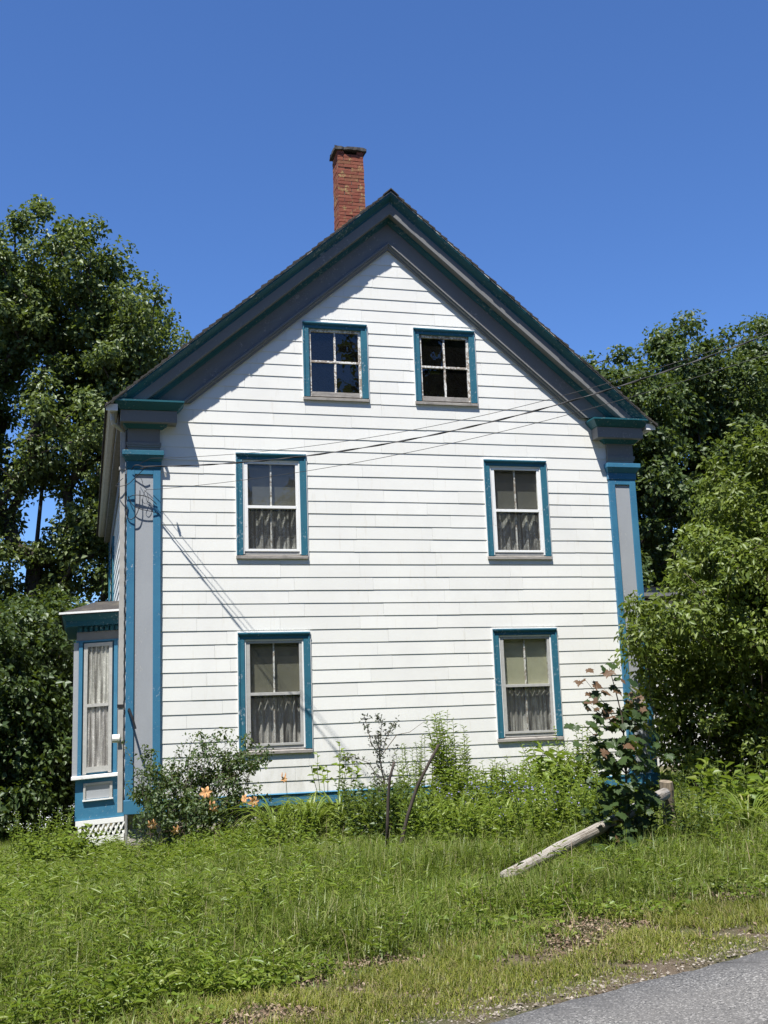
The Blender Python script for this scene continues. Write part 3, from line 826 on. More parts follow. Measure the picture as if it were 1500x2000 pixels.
def window(x0, w, zt, zb, style, k):
    x1 = x0 + w; cw = 0.092
    q = MB()
    # casing with mitred back band
    q.box(x0, x0 + cw, -0.046, 0.02, zb + 0.06, zt - cw); q.box(x1 - cw, x1, -0.046, 0.02, zb + 0.06, zt - cw)
    q.box(x0, x1, -0.047, 0.02, zt - cw, zt - 0.01)
    q.box(x0 - 0.004, x0 + 0.022, -0.057, -0.02, zb + 0.06, zt - 0.018); q.box(x1 - 0.022, x1 + 0.004, -0.057, -0.02, zb + 0.06, zt - 0.018)
    q.frus((x0 + 0.0225, x1 - 0.0225, -0.062, -0.02), zt - 0.040, (x0 + 0.0225, x1 - 0.0225, -0.073, -0.02), zt - 0.018); q.box(x0 - 0.006, x1 + 0.006, -0.075, -0.02, zt - 0.0175, zt + 0.005)
    wn = q.build('window', 'teal', house, bevel=0.003)
    q = MB()
    q.add([(x0 - 0.014, -0.060, zb + 0.002), (x1 + 0.014, -0.060, zb + 0.002), (x1 + 0.014, -0.060, zb + 0.046), (x0 - 0.014, -0.060, zb + 0.046),
           (x0 - 0.014, 0.10, zb + 0.012), (x1 + 0.014, 0.10, zb + 0.012), (x1 + 0.014, 0.10, zb + 0.085), (x0 - 0.014, 0.10, zb + 0.085)],
          [(0, 1, 2, 3), (3, 2, 6, 7), (0, 4, 5, 1), (0, 3, 7, 4), (1, 5, 6, 2)])
    q.build('sill', 'sill', wn, bevel=0.004)
    # thin white edge where the boards meet the casing
    q = MB(); q.box(x0 - 0.016, x0 - 0.005, -0.046, -0.01, zb + 0.05, zt + 0.008); q.box(x1 + 0.005, x1 + 0.016, -0.046, -0.01, zb + 0.05, zt + 0.008)
    q.box(x0 - 0.016, x1 + 0.016, -0.046, -0.01, zt + 0.0085, zt + 0.019); q.build('edge_strip', 'white', wn)
    a, b, c, d = x0 + cw, x1 - cw, zb + 0.075, zt - cw
    xm = (a + b) / 2; zm = c + (d - c) * 0.5
    if style == 'attic':
        q = MB(); fwid = 0.040
        q.box(a, a + fwid, -0.012, 0.04, c, d); q.box(b - fwid, b, -0.012, 0.04, c, d)
        q.box(a + fwid, b - fwid, -0.013, 0.04, d - 0.045, d)
        q.build('sash_frame', 'oldwhite', wn, bevel=0.003)
        MB().box(a + fwid, b - fwid, -0.013, 0.04, c, c + 0.075).build('bottom_rail', 'sill', wn, bevel=0.003)
        box('meeting_rail', 'oldwhite', wn, a + fwid, b - fwid, -0.010, 0.038, zm - 0.0, zm + 0.034, 0.003)
        q = MB()
        for (p0, p1) in ((c + 0.075, zm), (zm + 0.034, d - 0.045)):
            zz = np.linspace(p0, p1, 9); rr = []
            for z in zz:
                wv = 0.014 + random.uniform(-0.003, 0.004); o = random.uniform(-0.002, 0.002)
                rr.append([(xm + o - wv, -0.004, z), (xm + o + wv, -0.004, z), (xm + o + wv, 0.03, z), (xm + o - wv, 0.03, z)])
            q.loft(rr)
        q.build('muntin', 'oldwhite', wn)
        for (u0, u1) in ((a + fwid, xm - 0.010), (xm + 0.010, b - fwid)):
            for (p0, p1) in ((c + 0.075, zm), (zm + 0.034, d - 0.045)):
                ty = random.uniform(-0.004, 0.004); tz = random.uniform(-0.004, 0.004)
                MB().add([(u0, 0.016 + ty, p0), (u1, 0.016 - ty, p0), (u1, 0.016 - ty + tz, p1), (u0, 0.016 + ty + tz, p1)], [(0, 1, 2, 3)]).build('pane', 'attic_glass', wn)
    else:
        up = zt > 3
        fm = 'white' if up else 'aluold'; fr = 0.058
        # outer stop, then the storm frame
        q = MB()
        q.box(a, a + 0.022, -0.030, 0.03, c, d); q.box(b - 0.022, b, -0.030, 0.03, c, d); q.box(a + 0.022, b - 0.022, -0.030, 0.03, d - 0.022, d)
        q.build('stop', 'white', wn, bevel=0.002)
        a2, b2, d2, c2 = a + 0.024, b - 0.024, d - 0.024, c + 0.045
        q = MB()
        q.box(a2, a2 + fr, -0.020, 0.004, c2, d2); q.box(b2 - fr * 0.7, b2, -0.020, 0.004, c2, d2)
        q.box(a2 + fr, b2 - fr * 0.7, -0.020, 0.004, d2 - 0.035, d2); q.box(a2 + fr, b2 - fr * 0.7, -0.021, 0.004, c2, c2 + 0.035)
        zr = c2 + (d2 - c2) * 0.49
        q.box(a2 + fr, b2 - fr * 0.7, -0.026, 0.006, zr - 0.020, zr + 0.022)
        q.build('storm_frame', fm, wn, bevel=0.002)
        box('bottom_gap', 'aluold', wn, a + 0.004, b - 0.004, -0.008, 0.02, c - 0.005, c2 - 0.001)
        u0, u1 = a2 + fr, b2 - fr * 0.7
        MB().add([(u0, -0.004, zr + .022), (u1, -0.004, zr + .022), (u1, -0.004, d2 - .035), (u0, -0.004, d2 - .035)], [(0, 1, 2, 3)]).build('pane', 'glass', wn)
        MB().add([(u0, -0.010, c2 + .035), (u1, -0.010, c2 + .035), (u1, -0.010, zr - .020), (u0, -0.010, zr - .020)], [(0, 1, 2, 3)]).build('screen', 'screen', wn)
        # inner sashes
        q = MB()
        q.box(xm - 0.011, xm + 0.011, 0.018, 0.040, zr + 0.02, d); q.box(xm - 0.011, xm + 0.011, 0.048, 0.070, c, zr + 0.02)
        q.build('muntin', 'oldwhite', wn)
        q = MB()
        q.box(a, a + 0.05, 0.017, 0.072, c, d); q.box(b - 0.05, b, 0.017, 0.072, c, d); q.box(a + .05, b - .05, 0.014, 0.041, d - 0.05, d)
        q.box(a + .05, b - .05, 0.0175, 0.0715, zr - 0.015, zr + 0.0195); q.box(a + .05, b - .05, 0.047, 0.071, c, c + 0.06)
        q.build('sash_frame', 'oldwhite', wn)
        MB().add([(a, 0.045, c), (b, 0.045, c), (b, 0.045, d), (a, 0.045, d)], [(0, 1, 2, 3)]).build('pane', 'glass', wn)
        if k == 5:
            box('roller_shade', 'shade', wn, a + 0.03, b - 0.03, 0.078, 0.081, zr + 0.02, d + 0.02)
            curtain(wn, a - 0.02, b + 0.02, 0.125, c - 0.02, zr + 0.06, 'sheer', 11, 0.016, 1.0)
        elif k == 4:
            box('roller_shade', 'shade_dim', wn, a + 0.02, b - 0.02, 0.085, 0.088, zr + 0.02, d + 0.02)
            curtain(wn, a - 0.02, b + 0.02, 0.150, c - 0.02, zr + 0.05, 'lace_thick', 9, 0.030, 0.3)
        else:
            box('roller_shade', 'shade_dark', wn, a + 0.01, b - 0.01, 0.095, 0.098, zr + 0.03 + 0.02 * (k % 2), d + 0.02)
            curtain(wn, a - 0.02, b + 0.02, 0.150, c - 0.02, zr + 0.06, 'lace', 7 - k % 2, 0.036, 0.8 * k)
    return wn


for (_, x0, w, zt, zb, st, k) in WINS: window(x0, w, zt, zb, st, k)

# bay on the left wall (sagging: every point sheared a little)
BY = 1.2


class BB(MB):
    def add(s, vs, fs):
        o = []
        for x, y, z in vs:
            t = -0.48 - x
            o.append((x - 0.013 * max(0, 2.0 - z) * max(0, t) * 0.0, y, z - 0.055 * t))
        return MB.add(s, o, fs)


bay = BB().box(-1.155, -0.45, BY, BY + 2.2, -0.24, 2.62).build('bay_window', 'blue', house)
def bbox(name, mat, x0, x1, y0, y1, z0, z1, bevel=0.0): return BB().box(x0, x1, y0, y1, z0, z1).build(name, mat, bay, bevel=bevel)
q = BB().box(-1.41, -0.45, BY - 0.215, BY + 2.5, 2.79, 2.822); q.frus((-1.41, -0.45, BY - 0.215, BY + 2.5), 2.8225, (-0.9, -0.45, BY + 0.1, BY + 2.1), 2.99)
q.build('bay_roof', 'shingle', bay)
bbox('roof_edge', 'white', -1.425, -0.45, BY - 0.228, BY - 0.2155, 2.800, 2.830)
q = BB().frus((-1.33, -0.45, BY - 0.125, BY + 2.4), 2.70, (-1.385, -0.45, BY - 0.165, BY + 2.49), 2.7895); q.box(-1.325, -0.45, BY - 0.12, BY + 2.4, 2.615, 2.6995)
q.build('bay_cornice', 'darkteal', bay)
for i in range(9):
    xx = -1.13 + i * 0.076
    bbox('dentil', 'darkteal', xx, xx + 0.042, BY - 0.055, BY - 0.005, 2.535, 2.605)
bbox('bay_frieze', 'grey', -1.165, -0.45, BY - 0.022, BY + 0.01, 2.40, 2.53)
bbox('frieze_moulding', 'blue', -1.175, -0.45, BY - 0.035, BY + 0.01, 2.375, 2.3995)
for a, b in ((-1.205, -1.13), (-0.56, -0.47)):
    bbox('corner_pilaster', 'lilac', a, b, BY - 0.03, BY + 0.02, 0.40, 2.374)
bbox('pilaster_band', 'blue', -1.129, -1.075, BY - 0.045, BY + 0.02, 0.40, 2.374)
bbox('pilaster_band', 'blue', -0.615, -0.561, BY - 0.045, BY + 0.02, 0.40, 2.374)
q = BB()
q.box(-1.055, -1.00, BY - 0.035, BY + 0.0, 0.42, 2.355); q.box(-0.69, -0.64, BY - 0.035, BY + 0.0, 0.42, 2.355)
q.box(-1.00, -0.69, BY - 0.034, BY, 2.30, 2.355); q.box(-1.00, -0.69, BY - 0.034, BY, 0.44, 0.52); q.box(-1.00, -0.69, BY - 0.040, BY, 1.40, 1.445)
q.build('storm_frame', 'aluold', bay)
# solid bay: a dark sheet stands in for room shade behind the lace
bbox('dark_room_sheet', 'plaster', -0.999, -0.691, BY - 0.0035, BY - 0.001, 0.52, 2.30)
n = 40; q = BB(); vs = []
for j, zz in enumerate((0.52, 1.0, 1.5, 2.0, 2.30)):
    for i in range(n + 1):
        vs.append((-0.999 + 0.308 * i / n, BY - 0.013 + 0.007 * math.sin(i / n * 4.5 * 2 * PI + 0.3 * math.sin(j + i * .3)), zz))
q.add(vs, [(j * (n + 1) + i, j * (n + 1) + i + 1, (j + 1) * (n + 1) + i + 1, (j + 1) * (n + 1) + i) for j in range(4) for i in range(n)])
q.build('curtain', 'lace_thick', bay, smooth=True)
BB().add([(-1.0, BY - 0.0265, 0.52), (-0.69, BY - 0.0265, 0.52), (-0.69, BY - 0.0265, 1.40), (-1.0, BY - 0.0265, 1.40)], [(0, 1, 2, 3)]).build('screen', 'screen', bay)
BB().add([(-1.0, BY - 0.0265, 1.445), (-0.69, BY - 0.0265, 1.445), (-0.69, BY - 0.0265, 2.30), (-1.0, BY - 0.0265, 2.30)], [(0, 1, 2, 3)]).build('pane', 'glass', bay)
bbox('bay_sill', 'white', -1.215, -0.45, BY - 0.07, BY + 0.05, 0.352, 0.405, 0.006)
q = BB(); q.box(-1.04, -0.62, BY - 0.022, BY, 0.255, 0.29); q.box(-1.04, -1.005, BY - 0.0225, BY, 0.05, 0.255); q.box(-0.66, -0.62, BY - 0.0225, BY, 0.05, 0.255)
q.build('panel_frame', 'aluold', bay, bevel=0.004)
bbox('panel', 'lilac', -1.004, -0.661, BY - 0.006, BY + 0.01, 0.06, 0.254)
bbox('panel_ledge', 'white', -1.05, -0.61, BY - 0.035, BY, 0.03, 0.0495)
bbox('skirt_board', 'white', -1.145, -0.45, BY - 0.03, BY + 0.02, -0.315, -0.245)
bbox('skirt_base', 'white', -1.11, -0.45, BY - 0.03, BY, -0.62, -0.49)
bbox('skirt_post', 'white', -1.11, -1.06, BY - 0.031, BY - 0.001, -0.489, -0.316)
for i in range(9):
    for s in (-1, 1):
        xa = -1.05 + i * 0.072; yo = BY - 0.028 if s > 0 else BY - 0.016
        q = BB(); d = s * 0.085; w_ = 0.028; xb = xa + d; xs0 = xa if s > 0 else xa + 0.085
        q.add([(xs0, yo, -0.489), (xs0 + w_, yo, -0.489), (xs0 + d + w_, yo, -0.316), (xs0 + d, yo, -0.316),
               (xs0, yo + .009, -0.489), (xs0 + w_, yo + .009, -0.489), (xs0 + d + w_, yo + .009, -0.316), (xs0 + d, yo + .009, -0.316)],
              [(0, 1, 2, 3), (4, 7, 6, 5), (0, 3, 7, 4), (1, 5, 6, 2)])
        q.build('lattice_slat', 'white', bay)
# door hood farther back on the left wall
hd = MB().box(-1.47, -0.45, 5.9, 7.6, 2.70, 2.74).frus((-1.40, -0.45, 5.97, 7.5), 2.55, (-1.46, -0.45, 5.91, 7.59), 2.699).build('door_hood', 'teal', house)
box('hood_soffit', 'grey', hd, -1.39, -0.45, 5.98, 7.49, 2.38, 2.549)

# rear wing behind the right corner
wing = MB().box(8.2, 15.5, 6.6, 12.0, -0.3, 3.5).build('rear_wing', 'siding', house)
box('wing_eave', 'grey', wing, 7.7, 15.8, 6.2, 6.75, 3.55, 3.76)
MB().add([(7.6, 6.15, 3.765), (15.9, 6.15, 3.765), (15.9, 9.2, 4.05), (7.6, 9.2, 4.05), (15.9, 12.3, 3.765), (7.6, 12.3, 3.765)], [(0, 1, 2, 3), (3, 2, 4, 5)]).build('wing_roof', 'shingle', wing)

# downspout and small fittings
q = MB()
q.tube([(-0.70, -0.18, 5.58), (-0.70, -0.18, 5.46), (-0.69, -0.16, 5.42), (-0.56, -0.02, 5.36), (-0.545, 0.0, 5.30)], 0.032, 8)
q.box(-0.580, -0.512, -0.035, 0.03, -0.10, 5.32)
ds = q.build('downspout', 'pipe', house, bevel=0.003)
for zz in (4.76, 1.33): box('bracket', 'black' if zz < 2 else 'pipe', ds, -0.595, -0.500, -0.045, 0.04, zz, zz + 0.045)
MB().tube([(-0.50, -0.015, -0.1), (-0.498, -0.02, 2.0), (-0.497, -0.02, 4.7)], 0.011, 5).build('service_conduit', 'black', house)
q = MB().tube([(-0.66, -0.03, 0.905), (-0.56, -0.03, 0.905)], 0.058, 14); q.build('vent_pipe', 'ceramic', house, smooth=False)
q = MB().tube([(-0.44, -0.07, 1.285), (-0.44, -0.30, 1.30)], 0.016, 6); q.tube([(-0.445, -0.29, 1.31), (-0.40, -0.32, 1.19), (-0.355, -0.33, 1.03)], 0.018, 6)
q.build('bracket_arm', 'black', house)


# ------------------------------------------------------------------ service cables
def pix_ray(px, py):
    return CF + CR * (px - 750) / FPX - CU * (py - 1000) / FPX


WD = np.array([1.0, -0.72, 0.0])           # plan direction of the drop


def cable(name, pts, a0, r, label, twist=False):
    """pts: where the drop crosses the view; solved on its own vertical plane so it hangs at a real distance"""
    nrm = np.array([-WD[1], WD[0], 0]); P_ = []
    for px, py in pts:
        d = pix_ray(px, py); t = ((np.array(a0) - CAMP) @ nrm) / (d @ nrm); P_.append(CAMP + t * d)
    P_ = np.array(P_); t = (P_ - np.array(a0)) @ WD / (WD @ WD)
    co = np.polyfit(t, P_[:, 2], 2)
    tt = np.linspace(0.0, 13.0, 90); path = [np.array(a0) + WD * v + np.array([0, 0, np.polyval(co, v) - a0[2]]) for v in tt]
    path[0] = np.array(a0) if abs(path[0][2] - a0[2]) < 0.4 else path[0]
    q = MB(); q.tube(path, r, 6)
    if twist:
        for ph in (0, PI):
            tt2 = np.linspace(0, 13, 420)
            q.tube([np.array(a0) + WD * v + np.array([0.0, 0.0075 * math.cos(v * 9 + ph), np.polyval(co, v) - a0[2] + 0.0075 * math.sin(v * 9 + ph)]) for v in tt2], r * 0.8, 5)
    o = q.build(name, 'black', None)
    return tag(o, label, 'cable')


cable('service_cable', [(335, 912), (500, 898), (660, 880), (800, 862), (960, 826), (1100, 787), (1300, 722), (1500, 655)], (-0.30, -0.25, 4.73), 0.0065,
      'thick twisted black power cable rising from left pilaster to upper right', True)
cable('telephone_wire', [(330, 893), (560, 880), (700, 858), (850, 829), (960, 806), (1100, 776), (1300, 712), (1500, 648)], (-0.30, -0.20, 4.82), 0.0036,
      'thin black wire, highest of the three crossing the white gable wall')
cable('wire', [(330, 953), (470, 940), (640, 912), (800, 882), (1000, 838), (1150, 800), (1300, 757), (1500, 690)], (-0.20, -0.12, 4.45), 0.0036,
      'thin black wire, lowest of the three crossing the white wall')
# knot of slack wire on the pilaster
tg = MB()
def arc(pts, r=0.007):
    p = [np.array(a, float) for a in pts]; out = []
    for i in range(len(p) - 1):
        p0, p1, p2, p3 = p[max(i - 1, 0)], p[i], p[i + 1], p[min(i + 2, len(p) - 1)]
        for t in np.linspace(0, 1, 6, endpoint=False):
            out.append(0.5 * ((2 * p1) + (p2 - p0) * t + (2 * p0 - 5 * p1 + 4 * p2 - p3) * t ** 2 + (3 * p1 - p0 - 3 * p2 + p3) * t ** 3))
    out.append(p[-1]); tg.tube(out, r * 0.65, 5)
arc([(-0.64, -0.10, 4.50), (-0.58, -0.14, 4.49), (-0.47, -0.16, 4.52), (-0.38, -0.2, 4.60), (-0.28, -0.24, 4.70), (-0.25, -0.26, 4.735)], 0.009)
arc([(-0.64, -0.10, 4.50), (-0.60, -0.11, 4.56), (-0.54, -0.10, 4.62)], 0.009)
arc([(-0.30, -0.10, 4.44), (-0.30, -0.11, 4.32), (-0.31, -0.12, 4.20), (-0.35, -0.12, 4.08), (-0.42, -0.10, 4.01), (-0.48, -0.09, 4.06), (-0.47, -0.09, 4.2)], 0.010)
arc([(-0.47, -0.09, 4.33), (-0.38, -0.10, 4.37), (-0.25, -0.11, 4.36), (-0.15, -0.11, 4.32), (-0.06, -0.09, 4.24)], 0.009)
arc([(-0.47, -0.09, 4.36), (-0.40, -0.11, 4.22), (-0.28, -0.11, 4.16), (-0.12, -0.10, 4.13), (-0.02, -0.08, 4.10)], 0.009)
arc([(-0.20, -0.12, 4.45), (-0.24, -0.13, 4.40), (-0.26, -0.12, 4.28), (-0.22, -0.12, 4.24), (-0.18, -0.12, 4.30), (-0.2, -0.12, 4.40), (-0.24, -0.12, 4.44)], 0.005)
arc([(-0.42, -0.10, 4.74), (-0.38, -0.14, 4.80), (-0.30, -0.16, 4.80), (-0.22, -0.14, 4.77)], 0.010)
arc([(-0.34, -0.12, 4.68), (-0.28, -0.14, 4.60), (-0.25, -0.13, 4.50), (-0.20, -0.12, 4.45)], 0.006)
tag(tg.build('wire_tangle', 'black', None, origin=(-0.3, -0.1, 4.0)), 'tangle of slack black wires on the left pilaster', 'wires')
tag(MB().tube([(0.03, -0.31, 4.74), (0.05, -0.32, 4.66), (0.06, -0.32, 4.60)], [0.008, 0.022, 0.016], 6).build('cable_clamp', 'aluold', None), 'small grey clamp hanging from the power cable by the pilaster', 'clamp')


# ------------------------------------------------------------------ trees
def lobes_sample(lobes, n, rg, shell=4.0):
    vol = np.array([l[3] * l[4] * l[5] for l in lobes]); vol = vol ** 0.85 / (vol ** 0.85).sum()
    k = rg.choice(len(lobes), n, p=vol); d = unit(rg.normal(size=(n, 3))); r = rg.random(n) ** (1 / shell)
    L = np.array(lobes)[k]
    return L[:, :3] + d * r[:, None] * L[:, 3:6], d


def skeleton(base, trunk, targets, r0, rmin):
    """trunk polyline nodes, then every target joins the nearest lower node"""
    nodes = [np.array(p, float) for p in trunk]; par = [-1] + list(range(len(trunk) - 1))
    mid = np.array(trunk).mean(0)
    order = np.argsort(np.linalg.norm((targets - mid) * [1, 1, 0.5], axis=1))
    for i in order:
        T = targets[i]; A = np.array(nodes); d = np.linalg.norm(A - T, axis=1) + 1.6 * np.maximum(0, A[:, 2] - T[2] + 0.25)
        j = int(np.argmin(d)); a = nodes[j]; ln = np.linalg.norm(T - a)
        k = max(1, int(ln / 0.7)); prev = j
        for s in range(1, k + 1):
            t = s / k; p = a + (T - a) * t + np.array([0, 0, 0.10 * ln * math.sin(PI * t)]) + (rng.normal(size=3) * 0.03 * ln if s < k else 0)
            nodes.append(p); par.append(prev); prev = len(nodes) - 1
    cnt = np.zeros(len(nodes))
    for i in range(len(nodes) - 1, 0, -1):
        cnt[i] += 1; cnt[par[i]] += cnt[i]
    cnt[0] = max(cnt[0], cnt[1])
    rad = np.maximum(rmin, r0 * (cnt / cnt.max()) ** 0.48)
    return np.array(nodes), par, rad


def branch_mesh(nodes, par, rad, name, mat, parent, seg=5):
    V, Fc = [], []; ang = np.arange(seg) * 2 * PI / seg; b = 0
    for i in range(1, len(nodes)):
        a, c = nodes[par[i]], nodes[i]; t = unit(c - a); ref = np.array([0, 0, 1.0]) if abs(t[2]) < 0.9 else np.array([1.0, 0, 0])
        u = unit(np.cross(t, ref)); w = np.cross(t, u); ra, rc = min(rad[par[i]], rad[i] * 1.3), rad[i]
        for p, r in ((a - t * ra * 0.3, ra), (c, rc)):
            V.append(p + r * (np.cos(ang)[:, None] * u + np.sin(ang)[:, None] * w))
        for k in range(seg): Fc.append((b + k, b + (k + 1) % seg, b + seg + (k + 1) % seg, b + seg + k))
        b += 2 * seg
    return np_mesh(name, np.concatenate(V), np.array(Fc), mat, parent, None, True)


def foliage(centers, outward, per, cr, size, rg, flat=0.7, upw=0.5, outw=0.5, rnd=0.7, aspect=0.7, droop=0.35):
    n = len(centers) * per
    c = np.repeat(centers, per, 0); o = np.repeat(outward, per, 0)
    scale = np.repeat(rg.uniform(0.6, 1.25, len(centers)), per)[:, None]
    d = unit(rg.normal(size=(n, 3))); r = rg.random((n, 1)) ** 0.45
    off = d * r * cr * scale * np.array([1, 1, flat])
    P_ = c + off
    N = unit(upw * np.array([0, 0, 1.0]) + outw * o + 0.4 * d + rnd * rg.normal(size=(n, 3)))
    D = unit(np.cross(N, rg.normal(size=(n, 3))) + 0.35 * d - np.array([0, 0, droop]))
    L = size * rg.uniform(0.5, 1.45, n)
    return leaf_arrays(P_, D, N, L, L * aspect * rg.uniform(0.8, 1.15, n))


def tree(name, label, cat, base, trunk, lobes, nc, per, cr, size, mat, seed, r0=0.2, bark='bark', group=None, shell=3.5, flat=0.7, upw=0.5, outw=0.5, skel=1.0, aspect=0.7, rmin=0.008, crown='crown'):
    rg = np.random.default_rng(seed)
    root = empty(name, base, label, cat, group)
    cen, out = lobes_sample(lobes, nc, rg, shell)
    cen[:, 2] = np.maximum(cen[:, 2], gz(cen[:, 0], cen[:, 1]) + cr * flat * 0.8)
    sub = cen[: int(nc * skel)]
    nd, pr, rd = skeleton(base, trunk, sub, r0, rmin)
    branch_mesh(nd, pr, rd, 'trunk', bark, root)
    V, Fc = foliage(cen, out, per, cr, size, rg, flat, upw, outw, aspect=aspect)
    o = np_mesh(crown, V, Fc, mat, root)
    return root


# big maple at the left, behind the house
g0 = float(gz(-2.4, 12.5))
tree('maple_tree', 'large green maple tree behind the house at left', 'tree', (-2.35, 12.5, g0),
     [(-2.35, 12.5, g0 - .1), (-2.3, 12.5, 1.5), (-2.35, 12.5, 3.6), (-2.25, 12.5, 5.6), (-2.1, 12.4, 7.6), (-1.9, 12.5, 9.6), (-1.8, 12.5, 11.5)],
     [(-2.0, 12.5, 12.3, 1.9, 1.8, 2.4), (-0.5, 12.3, 11.2, 1.7, 1.8, 2.3), (0.35, 12.2, 9.7, 1.5, 1.6, 2.1), (-3.6, 12.5, 11.3, 1.8, 1.9, 2.6), (-1.2, 12.2, 8.6, 2.3, 2.0, 1.9),
      (-4.6, 12.5, 9.3, 1.8, 1.9, 1.8), (-0.2, 12.2, 7.0, 1.6, 1.7, 1.8), (-3.4, 12.8, 7.4, 1.5, 1.6, 1.2), (-1.3, 12.6, 5.4, 1.2, 1.5, 1.4), (0.3, 12.4, 5.2, 1.4, 1.6, 2.4), (-4.6, 12.6, 5.2, 1.2, 1.5, 1.5), (-3.6, 12.9, 3.6, 1.5, 1.3, 1.4), (-3.1, 12.0, 5.3, 1.0, 1.0, 1.1), (-4.4, 12.7, 7.2, 1.3, 1.4, 1.2)],
     760, 175, 0.52, 0.122, 'maple', 11, 0.30, shell=2.4, flat=0.75)
# right-hand background trees
R_TREES = [
    ('green tree just right of the gable, lowest top of the row behind', 13.9, 13.0, 11.4, [(12.3, 13, 9.5, 1.6, 1.8, 2.4), (13.3, 13, 9.4, 1.9, 2, 2.2), (14.6, 13, 9.4, 1.9, 2, 2.2), (13.6, 13, 6.8, 2.3, 2, 2.4), (15.0, 12.6, 5.6, 2.0, 2, 2.6), (13.2, 12.5, 4.0, 1.9, 1.8, 2.0), (12.4, 12.9, 5.6, 1.6, 1.6, 2.0), (15.4, 12.6, 3.6, 2.0, 1.8, 1.8)], 'forest', 21),
    ('dark green tree beyond the bush, in middle of the right background row', 18.4, 15.5, 13.4, [(18.3, 15.5, 11.9, 1.9, 2, 2.2), (17.2, 15.5, 9.6, 2.0, 2, 2.2), (19.6, 15.5, 10.2, 2.2, 2, 2.6), (18.3, 15.2, 7.0, 2.6, 2.2, 2.6), (17.0, 15, 4.6, 2.2, 2, 2.2), (19.8, 15, 5.0, 2.2, 2, 2.4)], 'forest', 22),
    ('tallest green tree at the right edge of the photo, behind the bush', 22.6, 17.0, 14.4, [(22.9, 17, 13.0, 2.0, 2.2, 2.0), (21.4, 17, 11.6, 2.0, 2, 2.2), (23.6, 17, 11.4, 2.4, 2.2, 2.8), (22.2, 16.8, 8.8, 2.6, 2.2, 2.6), (22.4, 16.6, 5.4, 2.6, 2.2, 2.6)], 'forest', 23),
]
for lab, x, y, h, lob, mt, sd_ in R_TREES:
    g = float(gz(x, y))
    tree('broadleaf_tree', lab, 'tree', (x, y, g), [(x, y, g - .1), (x + .1, y, g + h * .25), (x, y, g + h * .5), (x - .1, y, g + h * .75)],
         lob, 380, 165, 0.60, 0.150, mt, sd_, 0.22, group='trees behind the house at right', shell=3.0)
# wood across the road, behind the viewer: it shades the open sky in front of the wall and shows in the panes
for i, (x, y, h) in enumerate([(-22, -24.5, 18), (-15.5, -25.5, 17), (-9.5, -25, 19), (-4, -26, 18), (1.5, -25, 19), (7.4, -26.5, 10), (12.5, -24.5, 19), (18.5, -25, 18), (25, -24, 17)]):
    g = -0.8
    tree('roadside_tree', '%s tree from the left in the wood across the road' % ('first', 'second', 'third', 'fourth', 'fifth', 'sixth, lowest', 'seventh', 'eighth', 'ninth')[i], 'tree', (x, y, g), [(x, y, g - .1), (x + .2, y, g + h * .3), (x, y, g + h * .55), (x - .1, y, g + h * .8)],
         [(x, y, h * .72, 3.4, 2.6, h * .27), (x - 1.6, y + .4, h * .42, 2.8, 2.4, h * .22), (x + 1.8, y, h * .4, 2.6, 2.4, h * .24), (x, y + .3, h * .16, 3.2, 2.0, h * .15)],
         230, 50, 1.0, 0.55, 'forest', 200 + i, 0.3, group='wood across the road')
# hedge of dark shrubs left of the bay
HEDGE = [('dark leafy shrub at far left below the maple', -2.75, 4.6, [(-2.9, 4.6, 1.5, 1.1, 1.0, 1.9), (-2.2, 4.9, 0.7, 0.9, 0.9, 1.0), (-3.2, 4.5, 0.4, .9, .9, .8), (-2.6, 4.2, -0.2, 1.1, .7, .5)], 31),
         ('dark shrub directly left of the bay window', -1.72, 5.6, [(-1.8, 5.6, 1.5, 0.75, 0.9, 1.4), (-1.55, 5.8, 0.5, .6, .8, .8), (-1.9, 5.7, 2.7, 0.6, .8, .9), (-1.7, 5.2, -0.3, .7, .6, .45)], 32),
         ('tall dark shrub behind the bay roof, under the maple trunk', -2.1, 9.0, [(-2.0, 9.0, 2.6, 1.2, 1.0, 1.6), (-1.1, 9.4, 2.2, .8, .9, 1.7), (-3.2, 9.0, 2.2, 1.2, 1.0, 1.7)], 33)]
for lab, x, y, lob, sd_ in HEDGE:
    g = float(gz(x, y))
    tree('shrub', lab, 'shrub', (x, y, g), [(x, y, g - .05), (x + .03, y, g + .5), (x, y, g + 1.0), (x + .05, y, g + 1.6)], lob, 200, 105, 0.34, 0.105, 'hedge', sd_, 0.05, 'twig', 'shrubs left of the house', flat=0.8, crown='foliage', rmin=0.006)

# the big shrub in front of the right corner
g = float(gz(8.9, -0.9))
tree('lilac_shrub', 'big bright green shrub covering the right corner of the house', 'shrub', (8.9, -0.9, g),
     [(8.9, -0.9, g - .05), (8.85, -0.9, g + .6), (8.9, -1.0, g + 1.3), (9.0, -1.0, g + 2.1)],
     [(8.6, -1.1, 2.75, 1.3, 1.2, 1.1), (9.6, -0.9, 3.9, 1.4, 1.2, 1.5), (7.6, -1.2, 2.15, 0.85, 0.9, 0.65), (9.2, -1.3, 1.8, 1.2, 1.0, 1.0), (7.55, -1.0, 1.35, 0.6, 0.7, 0.75), (8.5, -0.7, 0.7, 1.1, .9, .7), (10.4, -1.0, 2.2, 1.2, 1.1, 2.4), (9.9, -2.2, 1.0, .8, .7, .8), (8.9, 0.4, 1.3, 1.5, .7, 1.5), (10.2, 0.5, 1.2, 1.3, .7, 1.4), (10.6, -.8, 4.6, 1.2, 1.0, 1.3)],
     660, 115, 0.34, 0.100, 'bush', 41, 0.05, 'twig', shell=3.6, flat=0.75, aspect=0.5, crown='foliage', rmin=0.006)


